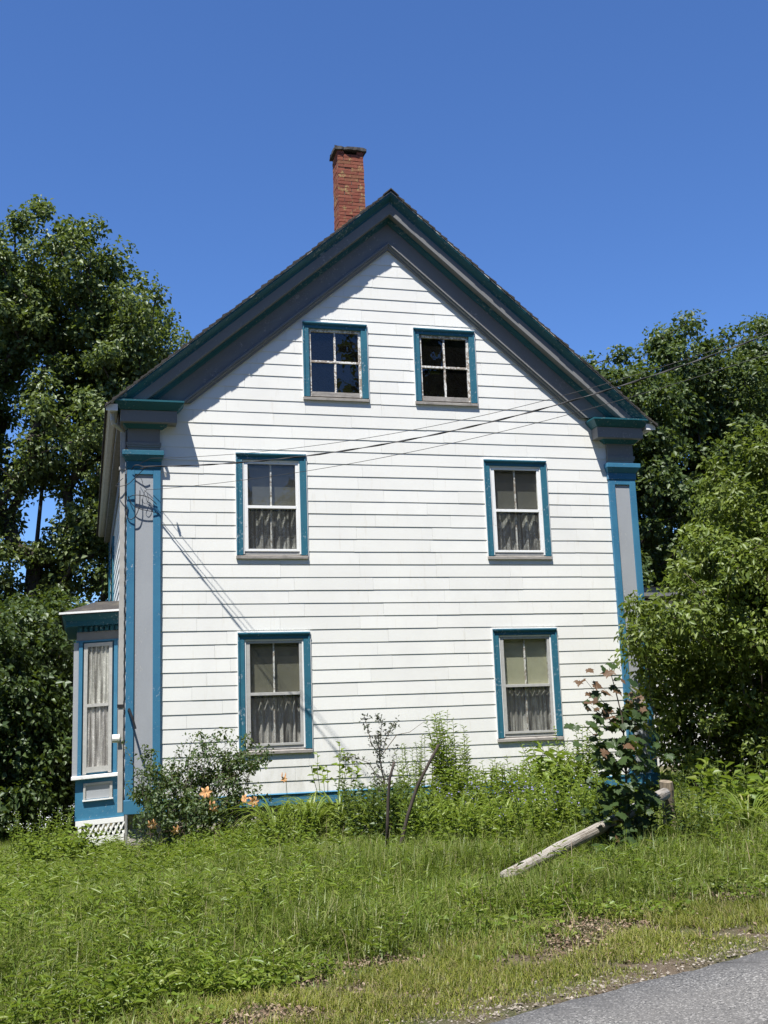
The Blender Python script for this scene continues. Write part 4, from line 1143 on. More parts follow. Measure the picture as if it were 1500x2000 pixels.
# ------------------------------------------------------------------ grass and ground cover (uncountable: stuff)
def sample_ground(n, xr, yr, rg, dens=None, margin=0.12):
    x = rg.uniform(*xr, n); y = rg.uniform(*yr, n); z = gz(x, y)
    d = np.stack([x, y, z], 1) - CAMP; zc_ = d @ CF; u = d @ CR / zc_ * FPX / 1500; v = d @ CU / zc_ * FPX / 2000
    ok = (np.abs(u) < 0.5 + margin) & (v > -0.5 - margin * 0.6) & (v < 0.5)
    e = y - road_edge(x)
    p = np.ones(n) if dens is None else dens(x, y, e, zc_)
    ok &= rg.random(n) < p
    return x[ok], y[ok], z[ok], e[ok]


def bare(x, y):       # patches of bare soil along the mown strip
    e = y - road_edge(x)
    return smst(0.08, 0.50, vnoise(x, y, 1.9, 2.0) + 0.45 * vnoise(x, y, 6.0, .7)) * smst(0.55, 0.9, e) * (1 - smst(1.5, 2.1, e))


def matted(x, y):     # flattened grass round the fallen rail
    ax, ay, bx, by = 2.35, -7.15, 4.5, -5.9
    t = np.clip(((x - ax) * (bx - ax) + (y - ay) * (by - ay)) / ((bx - ax) ** 2 + (by - ay) ** 2), 0, 0.6)
    d = np.hypot(x - ax - t * (bx - ax), y - ay - t * (by - ay)); return 1 - smst(0.12, 0.5, d)


def garden(x, y):     # the border along the house where plants grow tall
    return smst(-5.6 + 0.0, -3.2, y + 0.35 * np.clip(x - 2, 0, 4) - 0.3 * vnoise(x, y, 1.1, 3))


rg = np.random.default_rng(101)
BOX = lambda x, y: (x > -1.3) & (x < 7.8) & (y > -0.05) & ~((x < -0.45) & (y < 1.2))
farfade = lambda zc_: np.clip((9.0 / zc_) ** 1.3, 0.12, 1)
x, y, z, e = sample_ground(900000, (-5.5, 10), (-10.3, 8.0), rg, lambda x, y, e, d: (e > 1.0) * farfade(d) * (0.25 + 0.75 * smst(1.0, 2.1, e)) * (1 - 0.9 * bare(x, y)) * (~BOX(x, y)))
n = len(x); hh = (0.07 + 0.17 * smst(1.2, 3.0, e) + 0.07 * vnoise(x, y, 1.6, 5) + 0.09 * smst(1.2, 2.5, e) * vnoise(x, y, 4.7, 2) * smst(-.5, .8, vnoise(x, y, 9.1, 4))) * (1 - 0.6 * np.maximum(smst(4.5, 7.5, e), garden(x, y) * (x > 0.6))) * (1 - 0.75 * matted(x, y)) * rg.uniform(0.5, 1.6, n)
hh = np.maximum(hh, 0.03)
Vg, Fg = blade_arrays(np.stack([x, y, z - .01], 1), hh, hh * rg.uniform(0.15, 1.5, n) ** 1.2, rg.uniform(0.005, 0.012, n) * (1 + 0.03 * np.maximum(0, y + 9)), rg.uniform(0, 2 * PI, n), 2)
tag(np_mesh('grass', Vg, Fg, 'grass', None, (1, -6, -0.5)), 'green unmown grass covering the bank in front of the house', 'grass', None, 'stuff')
print('grass', len(Fg))

# last year's tan stalks standing in the grass
x, y, z, e = sample_ground(2600, (-4.5, 8), (-9.3, -1), rg, lambda x, y, e, d: (e > 1.5) * 0.55)
n = len(x); hh = rg.uniform(0.18, 0.42, n)
V0, F0 = blade_arrays(np.stack([x, y, z], 1), hh, hh * rg.uniform(0.1, 0.8, n), rg.uniform(0.003, 0.006, n), rg.uniform(0, 2 * PI, n), 3)
tag(np_mesh('dry_stalks', V0, F0, 'litter', None, (1, -6, -0.5)), 'thin tan dead stalks scattered through the grass bank', 'dead stalks', None, 'stuff')
# verge: short yellow-green grass by the road
x, y, z, e = sample_ground(420000, (-3.5, 8), (-11.6, -6.5), rg, lambda x, y, e, d: (e > 0.02) * (e < 1.7) * (0.22 + 0.75 * smst(0.02, 0.35, e) * (1 - smst(1.1, 1.7, e))) * smst(-0.35, 0.35, vnoise(x, y, 2.6, 8) + 0.5 * vnoise(x, y, 9, 1) + 0.40) * (1 - 0.95 * bare(x, y)))
n = len(x); hh = (0.022 + 0.05 * smst(0.1, 0.8, e)) * rg.uniform(0.6, 1.5, n)
V1, F1 = blade_arrays(np.stack([x, y, z - .004], 1), hh, hh * rg.uniform(0.3, 1.4, n), rg.uniform(0.004, 0.007, n), rg.uniform(0, 2 * PI, n), 2)
tag(np_mesh('verge_grass', V1, F1, 'verge', None, (1, -10, -0.5)), 'short yellow green grass along the edge of the road', 'grass', None, 'stuff')
print('verge', len(F1))

# lanceolate weeds: upright stems with leaves all along
x, y, z, e = sample_ground(30000, (-4.5, 9), (-9.6, 2), rg, lambda x, y, e, d: (e > 1.5) * farfade(d) * (0.06 + 0.62 * smst(-0.15, 0.75, vnoise(x, y, 1.1, 1.0) + 0.4 * vnoise(x, y, 4.1, 3.0) + 0.45 - 0.42 * np.clip(x + .3, 0, 3) + 0.35 * garden(x, y))) * (~((x > -0.5) & (x < 7.8) & (y > -0.2))))
n = len(x); per = 11
hh = (0.15 + 0.11 * smst(1.5, 3.5, e) + 0.05 * vnoise(x, y, 2.9, 6)) * rg.uniform(0.45, 1.9, n) * (1 - 0.45 * smst(5, 8, e))
t = np.tile(np.linspace(0.25, 1.0, per), n); X_ = np.repeat(x, per); Y_ = np.repeat(y, per); Z_ = np.repeat(z, per); H_ = np.repeat(hh, per)
lx = np.repeat(rg.normal(0, 0.25, n), per); ly = np.repeat(rg.normal(0, 0.25, n), per)
az = np.repeat(rg.uniform(0, 6.28, n), per) + np.tile(np.arange(per) * 2.4, n)
P_ = np.stack([X_ + lx * H_ * t, Y_ + ly * H_ * t, Z_ + H_ * t], 1)
D_ = unit(np.stack([np.cos(az), np.sin(az), 0.15 + 0.55 * t + rg.normal(0, .2, n * per)], 1))
N_ = unit(np.array([0, 0, 1.0]) + 0.35 * rg.normal(size=(n * per, 3)))
L_ = (0.090 + 0.025 * rg.normal(size=n * per)) * (1.15 - 0.5 * t)
V2, F2 = leaf_arrays(P_, D_, N_, L_, L_ * rg.uniform(0.14, 0.24, n * per), 0.2, 0.5)
tag(np_mesh('weeds', V2, F2, 'weed', None, (0, -6, -0.5)), 'leafy green weeds growing through the grass at left', 'weeds', None, 'stuff')
print('weeds', len(F2))

# low clover-like ground cover near the mown strip
x, y, z, e = sample_ground(60000, (-3.5, 6), (-10.2, -6.5), rg, lambda x, y, e, d: (e > 1.0) * (e < 3.2) * smst(0.0, 0.5, vnoise(x, y, 1.5, 4)) * (1 - bare(x, y)))
n = len(x); P_ = np.stack([x, y, z + rg.uniform(0.02, 0.11, n)], 1); N_ = unit(np.array([0, 0, 1.0]) + 0.4 * rg.normal(size=(n, 3)))
D_ = unit(np.cross(N_, rg.normal(size=(n, 3)))); L_ = rg.uniform(0.025, 0.055, n)
V3, F3 = leaf_arrays(P_, D_, N_, L_, L_ * 0.85, 0.15, 0.2)
tag(np_mesh('ground_ivy', V3, F3, 'weed', None, (0, -8, -0.5)), 'low round leaved ground cover between grass and bare soil', 'ground cover', None, 'stuff')

# dead leaves on the bare soil
x, y, z, e = sample_ground(140000, (-3.0, 7), (-10.6, -6), rg, lambda x, y, e, d: (e > 0.3) * (e < 2.2) * (0.08 + 0.92 * bare(x, y)))
n = len(x); P_ = np.stack([x, y, z + rg.uniform(0.004, 0.03, n)], 1); N_ = unit(np.array([0, 0, 1.0]) + 0.6 * rg.normal(size=(n, 3)))
D_ = unit(np.cross(N_, rg.normal(size=(n, 3)))); L_ = rg.uniform(0.008, 0.034, n)
V4, F4 = leaf_arrays(P_, D_, N_, L_, L_ * 0.6, 0.3, 0.4)
tag(np_mesh('leaf_litter', V4, F4, 'litter', None, (0, -9, -0.5)), 'brown dead leaves and thatch on bare soil strip', 'leaf litter', None, 'stuff')

# gravel crumbs at the edge of the road
x, y, z, e = sample_ground(90000, (-2.5, 7), (-11.4, -8), rg, lambda x, y, e, d: (e > -0.07) * (e < 0.9) * (0.10 + 0.9 * (1 - smst(0.0, 0.55, e + 0.2 * vnoise(x, y, 3, 2)))))
n = len(x); r = 0.0025 + 0.013 * rg.random(n) ** 4
oc = np.array([[1, 0, 0], [0, 1, 0], [-1, 0, 0], [0, -1, 0], [0, 0, .8], [0, 0, -.5]], float)
V5 = (np.stack([x, y, z + r * 0.15], 1)[:, None, :] + oc[None] * r[:, None, None] * rg.uniform(0.55, 1.4, (n, 6, 1)) * np.array([1, 1, .7])).reshape(-1, 3)
fo = np.array([[0, 1, 4], [1, 2, 4], [2, 3, 4], [3, 0, 4]]); F5 = (np.arange(n)[:, None, None] * 6 + fo[None]).reshape(-1, 3)
tag(np_mesh('gravel', V5, F5, 'gravel', None, (1, -10.4, -0.5)), 'loose gravel crumbs along the asphalt edge', 'gravel', None, 'stuff')
print('gravel', len(F5))


# ------------------------------------------------------------------ garden plants
def at_px(px, py, Y):
    d = pix_ray(px, py); t = (Y - CAMP[1]) / d[1]; return CAMP + t * d


def strap_clump(name, label, x, y, n, L, w, mat, seed, group=None, up=0.75):
    rg = np.random.default_rng(seed); g = float(gz(x, y)); root = empty(name, (x, y, g), label, 'plant', group)
    parts = []; seg = 7
    for i in range(n):
        az = rg.uniform(0, 2 * PI); l = L * rg.uniform(0.6, 1.15); ln = rg.uniform(0.35, 0.85)
        dx = np.array([math.cos(az), math.sin(az), 0]); sx = np.array([-math.sin(az), math.cos(az), 0])
        b = np.array([x, y, g - 0.01]) + dx * rg.uniform(0, 0.05); V = []
        for k in range(seg + 1):
            t = k / seg
            c = b + dx * l * ln * t ** 1.4 + np.array([0, 0, 1]) * l * up * (t * 1.55 - (0.55 + 0.8 * ln) * t ** 2.3)
            ww = w * (1 - t ** 2.5) * (0.6 + 0.8 * t * (1 - t)) * 0.5 + 0.0006
            V += [c - sx * ww + [0, 0, ww * .5], c, c + sx * ww + [0, 0, ww * .5]]
        Fc = []
        for k in range(seg):
            a = 3 * k
            for q_ in (0, 1): Fc += [[a + q_, a + q_ + 1, a + q_ + 4], [a + q_, a + q_ + 4, a + q_ + 3]]
        parts.append((np.array(V), np.array(Fc)))
    V, Fc = merge(parts); np_mesh('leaves', V, Fc, mat, root); return root


def leafy(name, label, x, y, stems, h, per, size, mat, seed, spread=0.25, aspect=0.3, lean=0.25, cat='plant', group=None, flower=None, stemmat='weed', bare_low=0.15, droop=0.4, up=0.35):
    rg = np.random.default_rng(seed); g = float(gz(x, y)); root = empty(name, (x, y, g), label, cat, group)
    q = MB(); Ps, Ds, Ns, Ls = [], [], [], []; fl = []
    for s in range(stems):
        a = rg.uniform(0, 2 * PI); r = spread * math.sqrt(rg.random()); hs = h * rg.uniform(0.65, 1.1)
        b = np.array([x + r * math.cos(a), y + r * math.sin(a), 0.0]); b[2] = float(gz(b[0], b[1])) - 0.02
        ld = np.array([math.cos(a), math.sin(a), 0]) * lean * hs * rg.uniform(0.2, 1.2)
        path = [b + np.array([0, 0, hs]) * t + ld * t ** 1.6 + rg.normal(size=3) * 0.008 for t in np.linspace(0, 1, 6)]
        q.tube(path, np.linspace(0.007, 0.0025, 6), 4, False)
        P = np.array(path)
        for i in range(per):
            t = bare_low + (1 - bare_low) * (i + rg.random()) / per; k = min(int(t * 5), 4); p = P[k] + (P[k + 1] - P[k]) * (t * 5 - k)
            az = i * 2.4 + rg.uniform(-.4, .4) + a
            Ps.append(p); Ds.append([math.cos(az), math.sin(az), up + 0.5 * (t - .5) + rg.normal() * .2]); Ns.append(np.array([0, 0, 1]) + 0.35 * rg.normal(size=3)); Ls.append(size * (1.2 - 0.6 * t) * rg.uniform(.7, 1.2))
        fl.append(P[-1])
    q.build('stems', stemmat, root, origin=(x, y, g))
    Ls = np.array(Ls); V, Fc = leaf_arrays(np.array(Ps), unit(np.array(Ds)), unit(np.array(Ns)), Ls, Ls * aspect, 0.2, droop)
    np_mesh('leaves', V, Fc, mat, root)
    if flower:
        fm, fn, fs = flower; n = len(fl) * fn
        P = np.repeat(np.array(fl), fn, 0) + rg.normal(size=(n, 3)) * fs * 1.3
        N = unit(rg.normal(size=(n, 3)) + [0, -0.4, 0.6]); D = unit(np.cross(N, rg.normal(size=(n, 3)))); L = fs * rg.uniform(.6, 1.2, n)
        V, Fc = leaf_arrays(P, D, N, L, L * .9, .1, .1); np_mesh('blossoms', V, Fc, fm, root)
    return root


def petal_mesh(name, L, w, mat):
    me = bpy.data.meshes.new(name); vs = []; fs = []; seg = 5
    for k in range(seg + 1):
        t = k / seg; ww = w * math.sin(PI * min(1, 0.12 + 0.86 * t)) * 0.5
        xx = L * t * (1 - 0.12 * t); zz = L * (0.55 * t - 0.62 * t ** 2.6)
        vs += [(xx, -ww, zz + ww * .35), (xx, 0, zz), (xx, ww, zz + ww * .35)]
    for k in range(seg):
        a = 3 * k
        fs += [(a, a + 1, a + 4, a + 3), (a + 1, a + 2, a + 5, a + 4)]
    me.from_pydata(vs, [], fs); me.materials.append(M[mat]); me.shade_smooth(); return me


PET = {}


def daylily(label, px, py, Y, r, face, petmat, group, hgt=None, buds=1, seed=0):
    r = r * 1.2; rg = np.random.default_rng(seed); c = at_px(px, py, Y); x, y = c[0] + 0.03, Y + 0.08; g = float(gz(x, y))
    root = empty('daylily', (x, y, g), label, 'flower', group)
    q = MB(); path = [np.array([x, y, g - .02]), np.array([x + .02, y, g + (c[2] - g) * .5]), np.array([x, y - .02, c[2] - .03]), c - np.array(face) * r * 0.5]
    q.tube(path, [0.005, 0.0045, 0.004, 0.004], 5)
    q.build('stem', 'weed', root, origin=(x, y, g))
    key = (petmat, round(r, 3))
    if key not in PET: PET[key] = (petal_mesh('petal', r, r * .5, petmat), petal_mesh('petal', r * .98, r * .34, petmat))
    fo = np.array(face, float); fo /= np.linalg.norm(fo)
    quat = Vector(fo).to_track_quat('Z', 'Y')
    fl = empty('flower', c - fo * r * .35, parent=root)
    for k in range(6):
        o = link_mesh('petal', PET[key][k % 2], fl, c - fo * r * .35)
        o.rotation_mode = 'QUATERNION'
        o.rotation_quaternion = quat @ Vector((0, 0, 1)).to_track_quat('Z', 'Y') @ Matrix.Rotation(k * PI / 3 + .2, 4, 'Z').to_quaternion()
    q = MB()
    for k in range(5):
        a = k * 1.256; q.tube([c - fo * r * .3, c + fo * r * .35 + np.array([math.cos(a), 0, math.sin(a)]) * r * .14], 0.0015, 4)
    q.build('stamens', 'petalw', fl)
    for b in range(buds):
        bc = c + np.array([rg.uniform(-.07, .07), rg.uniform(-.03, .05), rg.uniform(-.05, .05)])
        q = MB().tube([path[2], bc - [0, 0, .02], bc, bc + [0.004, 0, .035], bc + [0.006, 0, .06]], [.002, .003, .009, .008, .002], 6)
        q.build('bud', 'petal' if petmat == 'petal' else 'lime', root)
    return root


# rose bush in front of the left pilaster
x, y = 0.20, -0.75; g = float(gz(x, y))
tree('rose_bush', 'sprawling dark green rose bush at the foot of the left pilaster', 'shrub', (x, y, g),
     [(x, y, g - .05), (x + .02, y, g + .2), (x, y, g + .45)],
     [(0.15, -0.9, 0.10, 0.62, .5, .55), (0.80, -0.9, 0.12, 0.60, .45, .50), (0.60, -0.9, 0.62, .48, .35, .34), (-0.22, -0.7, 0.42, .28, .3, .5), (1.05, -.9, 0.60, .32, .28, .26), (0.3, -1.3, -0.1, .8, .3, .3)],
     190, 44, 0.13, 0.052, 'rose', 51, 0.018, 'twig', shell=3, flat=0.9, aspect=0.55, rmin=0.0025, crown='foliage')
q = MB(); rgx = np.random.default_rng(5)
can = []
for k in range(44):
    a = rgx.uniform(-0.5, 1.1); hgt = rgx.uniform(0.75, 1.45)
    p0 = np.array([rgx.uniform(-0.2, 0.6), -0.8 + rgx.uniform(-.15, .15), g]); p1 = p0 + [a * .35, rgx.uniform(-.1, .1), hgt * .8]; p2 = p0 + [a * .9, rgx.uniform(-.2, .1), hgt]
    path = [p0 * (1 - t) ** 2 + 2 * p1 * t * (1 - t) + p2 * t * t for t in np.linspace(0, 1, 8)]
    q.tube(path, np.linspace(.006, .002, 8), 4, False); can.append(np.array(path))
P = np.concatenate([c[3:] for c in can]); P = np.repeat(P, 7, 0) + rgx.normal(size=(len(P) * 7, 3)) * .035
N = unit(rgx.normal(size=(len(P), 3)) + [0, -.2, .8]); D = unit(np.cross(N, rgx.normal(size=(len(P), 3)))); L = rgx.uniform(.03, .055, len(P))
root = empty('rambling_rose', (0.4, -0.8, g), 'long arching rose canes with small leaves against the white wall', 'plant')
q.build('canes', 'twig', root, origin=(0.4, -.8, g)); V, Fc = leaf_arrays(P, D, N, L, L * .55, .15, .2); np_mesh('leaves', V, Fc, 'rose', root)

# orange daylilies
OR = 'orange daylilies beside the rose bush'
daylily('orange daylily highest in the rose bush', 402, 1548, -1.35, 0.085, (-.1, -1, .15), 'petal', OR, seed=1)
daylily('drooping orange daylily just below the highest one', 415, 1577, -1.45, 0.080, (-.6, -.8, -.25), 'petal', OR, seed=2)
daylily('wide open orange daylily by the wall base, right of its partner', 496, 1566, -1.35, 0.085, (.1, -1, .05), 'petal', OR, seed=3, buds=0)
daylily('small orange daylily half turned left, touching the wide open one', 476, 1560, -1.30, 0.066, (-.7, -.7, .2), 'petal', OR, seed=4, buds=0)
daylily('faded pale orange daylily low at left of the bush', 296, 1612, -1.5, 0.070, (-.3, -.9, -.3), 'petal', OR, seed=5)
daylily('faded pale orange daylily low under the rose bush centre', 345, 1622, -1.6, 0.062, (.4, -.9, -.3), 'petal', OR, seed=6)
daylily('tall orange daylily standing alone against the white boards', 556, 1522, -1.0, 0.05, (.25, -1, .15), 'petal', OR, seed=7, buds=2)
daylily('large cream yellow daylily at the foot of the maple sapling', 1322, 1663, -6.6, 0.075, (-.1, -1, .45), 'petalw', 'cream daylilies', seed=8, buds=0)

# strap-leaved clumps
SC = 'daylily clumps in the border'
for lab, px, py, Y, n, L, w, sd_ in [
        ('bright lime daylily clump nearest the rose bush', 540, 1655, -2.6, 46, 0.62, .026, 61), ('arching lime daylily clump in front of the stone foundation', 610, 1650, -2.7, 46, 0.62, .026, 62),
        ('daylily clump left of the bare purple shrub', 665, 1640, -2.3, 40, 0.6, .024, 63), ('daylily clump in mid border right of the two sticks', 845, 1610, -2.6, 46, 0.66, .02, 64),
        ('daylily clump in mid border below the tall lupine stems', 930, 1620, -3.2, 40, 0.6, .02, 65), ('daylily clump just above the fallen log', 1060, 1630, -4.4, 44, 0.6, .018, 66),
        ('daylily clump right of the wooden post', 1395, 1655, -5.9, 60, 0.62, .020, 67), ('large grassy daylily clump at the right edge', 1465, 1650, -5.8, 60, 0.66, .020, 68),
        ('pale daylily clump in the front row below the thin purple shrub', 735, 1660, -3.4, 44, 0.5, .022, 72), ('pale daylily clump in the front row right of the curved stick', 815, 1665, -3.8, 44, 0.5, .022, 73),
        ('pale daylily clump in the front row, centre of the bed', 900, 1665, -4.3, 44, 0.52, .022, 74), ('pale daylily clump in the front row just above the log tip', 985, 1660, -4.6, 44, 0.52, .022, 75),
        ('pale daylily clump against the wall below the lower right window', 1010, 1600, -1.4, 44, 0.6, .022, 76), ('pale daylily clump at the wall between rose bush and mayapple stems', 600, 1610, -1.0, 40, 0.45, .024, 77),
        ('daylily clump behind the wooden post', 1350, 1640, -5.0, 40, 0.55, .018, 69), ('daylily clump between maple sapling and white wall', 1150, 1600, -3.9, 44, 0.6, .02, 70)]:
    p = at_px(px, py, Y); strap_clump('daylily_clump', lab, p[0], Y, int(n * 1.5), L * (1.5 if sd_ < 64 else 1.3 if sd_ < 71 else 1.6), w * (1.4 if sd_ < 64 else 1.2 if sd_ < 71 else 1.5), 'strap' if sd_ < 64 or sd_ > 71 else 'grass' if sd_ > 66 else 'lime' if sd_ == 64 else 'strap', sd_, SC)

# leafy plants
for nm, lab, px, Y, st, h, per, sz, mt, sd_, kw in [
        ('phlox', 'tall dense leafy stems standing right of the curved stick', 895, -2.0, 16, 0.98, 46, .11, 'weed', 81, dict(spread=.26, aspect=.24, lean=.12)),
        ('goldenrod', 'pale green upright weed between the two sticks', 815, -1.8, 10, 0.82, 40, .08, 'lime', 82, dict(spread=.2, aspect=.22, lean=.12)),
        ('peony', 'broad leaved lime green plant below the lower right window', 1085, -2.6, 7, 0.78, 12, .24, 'lime', 83, dict(spread=.16, aspect=.42, lean=.25, up=-.1, droop=.8)),
        ('columbine', 'light green bushy plant left of the maple sapling', 1140, -2.2, 12, 0.85, 34, .07, 'lime', 84, dict(spread=.25, aspect=.7, lean=.18)),
        ('bellflower', 'low plant with violet flowers in mid border', 915, -3.9, 14, 0.42, 14, .06, 'weed', 85, dict(spread=.3, flower=('petalv', 5, .022))),
        ('bellflower', 'low violet flowered plant near the log', 1080, -5.0, 12, 0.42, 14, .06, 'weed', 86, dict(spread=.3, flower=('petalv', 5, .022))),
        ('aster', 'white flowered clump at far left below the dark shrub', 75, 1.2, 22, 0.50, 18, .07, 'weed', 87, dict(spread=.42, flower=('petalwhite', 4, .02))),
        ('hosta', 'pale leafy clump beside the white lattice', 120, 0.2, 14, 0.34, 12, .13, 'lime', 88, dict(spread=.42, aspect=.5, lean=.4)),
        ('mayapple', 'thin stems with flat lobed leaves below lower left window', 655, -1.2, 6, 0.78, 5, .13, 'lime', 89, dict(spread=.28, aspect=.75, lean=.15, bare_low=.7)),
        ('dogwood_seedling', 'leafy green seedling in front of the stone foundation', 700, -2.0, 8, 0.55, 20, .08, 'rose', 90, dict(spread=.28, aspect=.5)),
        ('bee_balm', 'dense green border plant below the two sticks', 735, -3.0, 26, 0.46, 22, .09, 'rose', 91, dict(spread=.42, aspect=.4)),
        ('bee_balm', 'dense green border plant in middle of the bed', 870, -2.4, 24, 0.5, 22, .08, 'weed', 92, dict(spread=.42, aspect=.35)),
        ('bee_balm', 'dense green border plant above the log end', 1000, -3.2, 26, 0.55, 24, .07, 'weed', 93, dict(spread=.5, aspect=.35)),
        ('bee_balm', 'dense green border plant left of sapling at the wall', 1050, -1.6, 26, 0.52, 22, .08, 'weed', 94, dict(spread=.5, aspect=.4)),
        ('bee_balm', 'dense green border plant below the lower right window edge', 1130, -4.2, 22, 0.55, 22, .07, 'weed', 95, dict(spread=.42, aspect=.35)),
        ('bee_balm', 'leafy green border plant between log and wall', 960, -1.2, 22, 0.50, 22, .07, 'weed', 96, dict(spread=.5, aspect=.35)),
        ('catmint', 'low leafy clump nearest the rose bush, in front of the lime daylilies', 575, -3.6, 18, 0.34, 18, .06, 'weed', 111, dict(spread=.35, aspect=.4)),
        ('catmint', 'dark leafy clump at the foot of the short stick', 745, -3.9, 22, 0.42, 22, .06, 'rose', 112, dict(spread=.35, aspect=.45)),
        ('catmint', 'dark leafy clump at the foot of the long curved stick', 790, -4.3, 20, 0.40, 22, .06, 'rose', 113, dict(spread=.32, aspect=.45)),
        ('catmint', 'pale leafy clump right of the curved stick foot, front row', 850, -4.8, 18, 0.36, 18, .07, 'lime', 114, dict(spread=.3, aspect=.35)),
        ('catmint', 'mid green leafy clump in the front row, left of the log tip', 925, -5.3, 18, 0.36, 18, .07, 'weed', 115, dict(spread=.3, aspect=.35)),
        ('catmint', 'violet flowered clump in the front row above the log', 1035, -5.5, 18, 0.42, 16, .06, 'weed', 116, dict(spread=.3, aspect=.35, flower=('petalv', 4, .018))),
        ('catmint', 'pale leafy clump behind the log, left of the sapling', 1110, -5.3, 20, 0.48, 20, .07, 'lime', 117, dict(spread=.35, aspect=.35)),
        ('catmint', 'tall leafy clump hard against the wall below the right window', 1100, -0.9, 22, 0.6, 22, .08, 'weed', 118, dict(spread=.4, aspect=.35)),
        ('catmint', 'leafy clump at right beside the cream daylily', 1355, -6.3, 18, 0.36, 18, .06, 'rose', 119, dict(spread=.3, aspect=.4)),
        ('catmint', 'dark leafy clump at the foot of the sapling', 1215, -5.9, 20, 0.36, 20, .07, 'sap', 120, dict(spread=.32, aspect=.5)),
        ('burdock', 'broad leaved weed at right edge behind daylilies', 1460, -4.6, 10, 0.5, 10, .2, 'weed', 97, dict(spread=.4, aspect=.55, lean=.3)),
        ('fern', 'feathery green weed at right edge below the big shrub', 1400, -4.2, 16, 0.5, 24, .08, 'rose', 98, dict(spread=.5, aspect=.3)),
]:
    p = at_px(px, 1620, Y); leafy(nm, lab, p[0], Y, int(st * (1.7 if nm not in ('catmint', 'bee_balm') else 1.25)), h * (1.32 if nm != 'catmint' else 1.55), int(per * 1.25), sz * (1.12 if nm not in ('catmint', 'bee_balm') else 1.5), mt, sd_, **kw)

# dead flower stalks against the wall
q = MB(); rgx = np.random.default_rng(9)
root = empty('dead_stalks', (4.4, -1.2, -0.2), 'thin dark dead stalks below the lower right window', 'plant')
for k in range(9):
    p0 = at_px(955 + k * 11 + rgx.uniform(-4, 4), 1560, -1.2); h = rgx.uniform(.25, .5)
    q.tube([p0, p0 + [rgx.uniform(-.03, .03), 0, h * .5], p0 + [rgx.uniform(-.05, .05), 0, h]], [.005, .004, .006], 4)
q.build('stalks', 'wood_dark', root)

# thin purple-leaved shrub
px0 = at_px(760, 1690, -3.0); g = float(gz(px0[0], -3.0)); b = np.array([px0[0], -3.0, g])
root = empty('bare_shrub', b, 'thin half bare shrub with dull purple leaves against the white wall', 'shrub')
q = MB(); rgx = np.random.default_rng(19); Pl = []
A = [b, at_px(757, 1600, -3.0), at_px(752, 1540, -2.95), at_px(742, 1480, -2.9), at_px(738, 1430, -2.9)]
q.tube(A, [.016, .013, .011, .008, .004], 6)
for s, pts in [(2, [(720, 1490), (690, 1478), (668, 1482)]), (3, [(725, 1450), (716, 1415), (712, 1398)]), (3, [(755, 1440), (768, 1415), (772, 1410)]), (2, [(765, 1500), (772, 1460)]), (3, [(775, 1435), (800, 1430), (830, 1408)]), (3, [(745, 1410), (735, 1400)]), (1, [(742, 1545), (725, 1510)])]:
    path = [A[s]] + [at_px(u, v, -2.9 + rgx.uniform(-.1, .1)) for u, v in pts]; q.tube(path, np.linspace(.006, .002, len(path)), 4)
    for i in range(len(path) - 1):
        for t in np.linspace(.2, 1, 6):
            if pts[-1][0] < 820: Pl.append(path[i] + (path[i + 1] - path[i]) * t)
for i in range(2, 4):
    for t in np.linspace(0, 1, 14): Pl.append(A[i] + (A[i + 1] - A[i]) * t)
q.build('stem', 'twig', root)
P = np.repeat(np.array(Pl), 5, 0) + rgx.normal(size=(len(Pl) * 5, 3)) * .028; N = unit(rgx.normal(size=(len(P), 3)) + [0, -.3, .7]); D = unit(np.cross(N, rgx.normal(size=(len(P), 3)))); L = rgx.uniform(.03, .06, len(P))
V, Fc = leaf_arrays(P, D, N, L, L * .45, .15, .3); np_mesh('leaves', V, Fc, 'purple', root)

# two sticks
def stick(label, pts, Y, r):
    path = [at_px(u, v, Y) for u, v in pts]; o = MB().tube(path, np.linspace(r, r * .65, len(path)), 7).build('stick', 'wood_dark', None, smooth=True)
    tag(o, label, 'stick', 'dark sticks in the border')
stick('short dark upright stick beside the thin purple shrub', [(755, 1660), (757, 1605), (758, 1560), (761, 1520), (770, 1488)], -5.0, .020)
stick('long dark curved stick leaning right in the border', [(775, 1690), (785, 1640), (797, 1590), (815, 1535), (838, 1490), (857, 1454)], -5.1, .022)

# fallen rail and post
a = at_px(985, 1714, -6.95); a[2] = max(a[2], float(gz(a[0], a[1])) + 0.045); bpt = at_px(1292, 1554, -5.85)
path = [a + (bpt - a) * t + np.random.default_rng(int(t * 100)).normal(size=3) * .0025 for t in np.linspace(-0.0, 1.03, 14)]
o = MB().tube(path, [.056 + .003 * math.sin(i * 2.1) + .003 * math.sin(i * 5.3) for i in range(14)], 10).build('fence_rail', 'log', None, smooth=True)
tag(o, 'weathered grey wooden rail fallen at a slant against the post', 'log')
pb = at_px(1312, 1640, -5.72); pt = at_px(1300, 1526, -5.75)
rings = []
for t in np.linspace(-0.25, 1, 9):
    c = pb + (pt - pb) * t; rr = .064 + .006 * math.sin(t * 9)
    rings.append([(c[0] + rr * math.cos(q_) * (1 + .08 * math.sin(3 * q_ + t * 4)), c[1] + rr * math.sin(q_) * (1 + .08 * math.cos(2 * q_ + t * 3)), c[2] + (.012 * math.sin(q_) if t == 1 else 0)) for q_ in np.arange(10) * 2 * PI / 10])
o = MB().loft(rings).build('fence_post', 'post', None); tag(o, 'short rough wooden post behind the maple sapling', 'post')

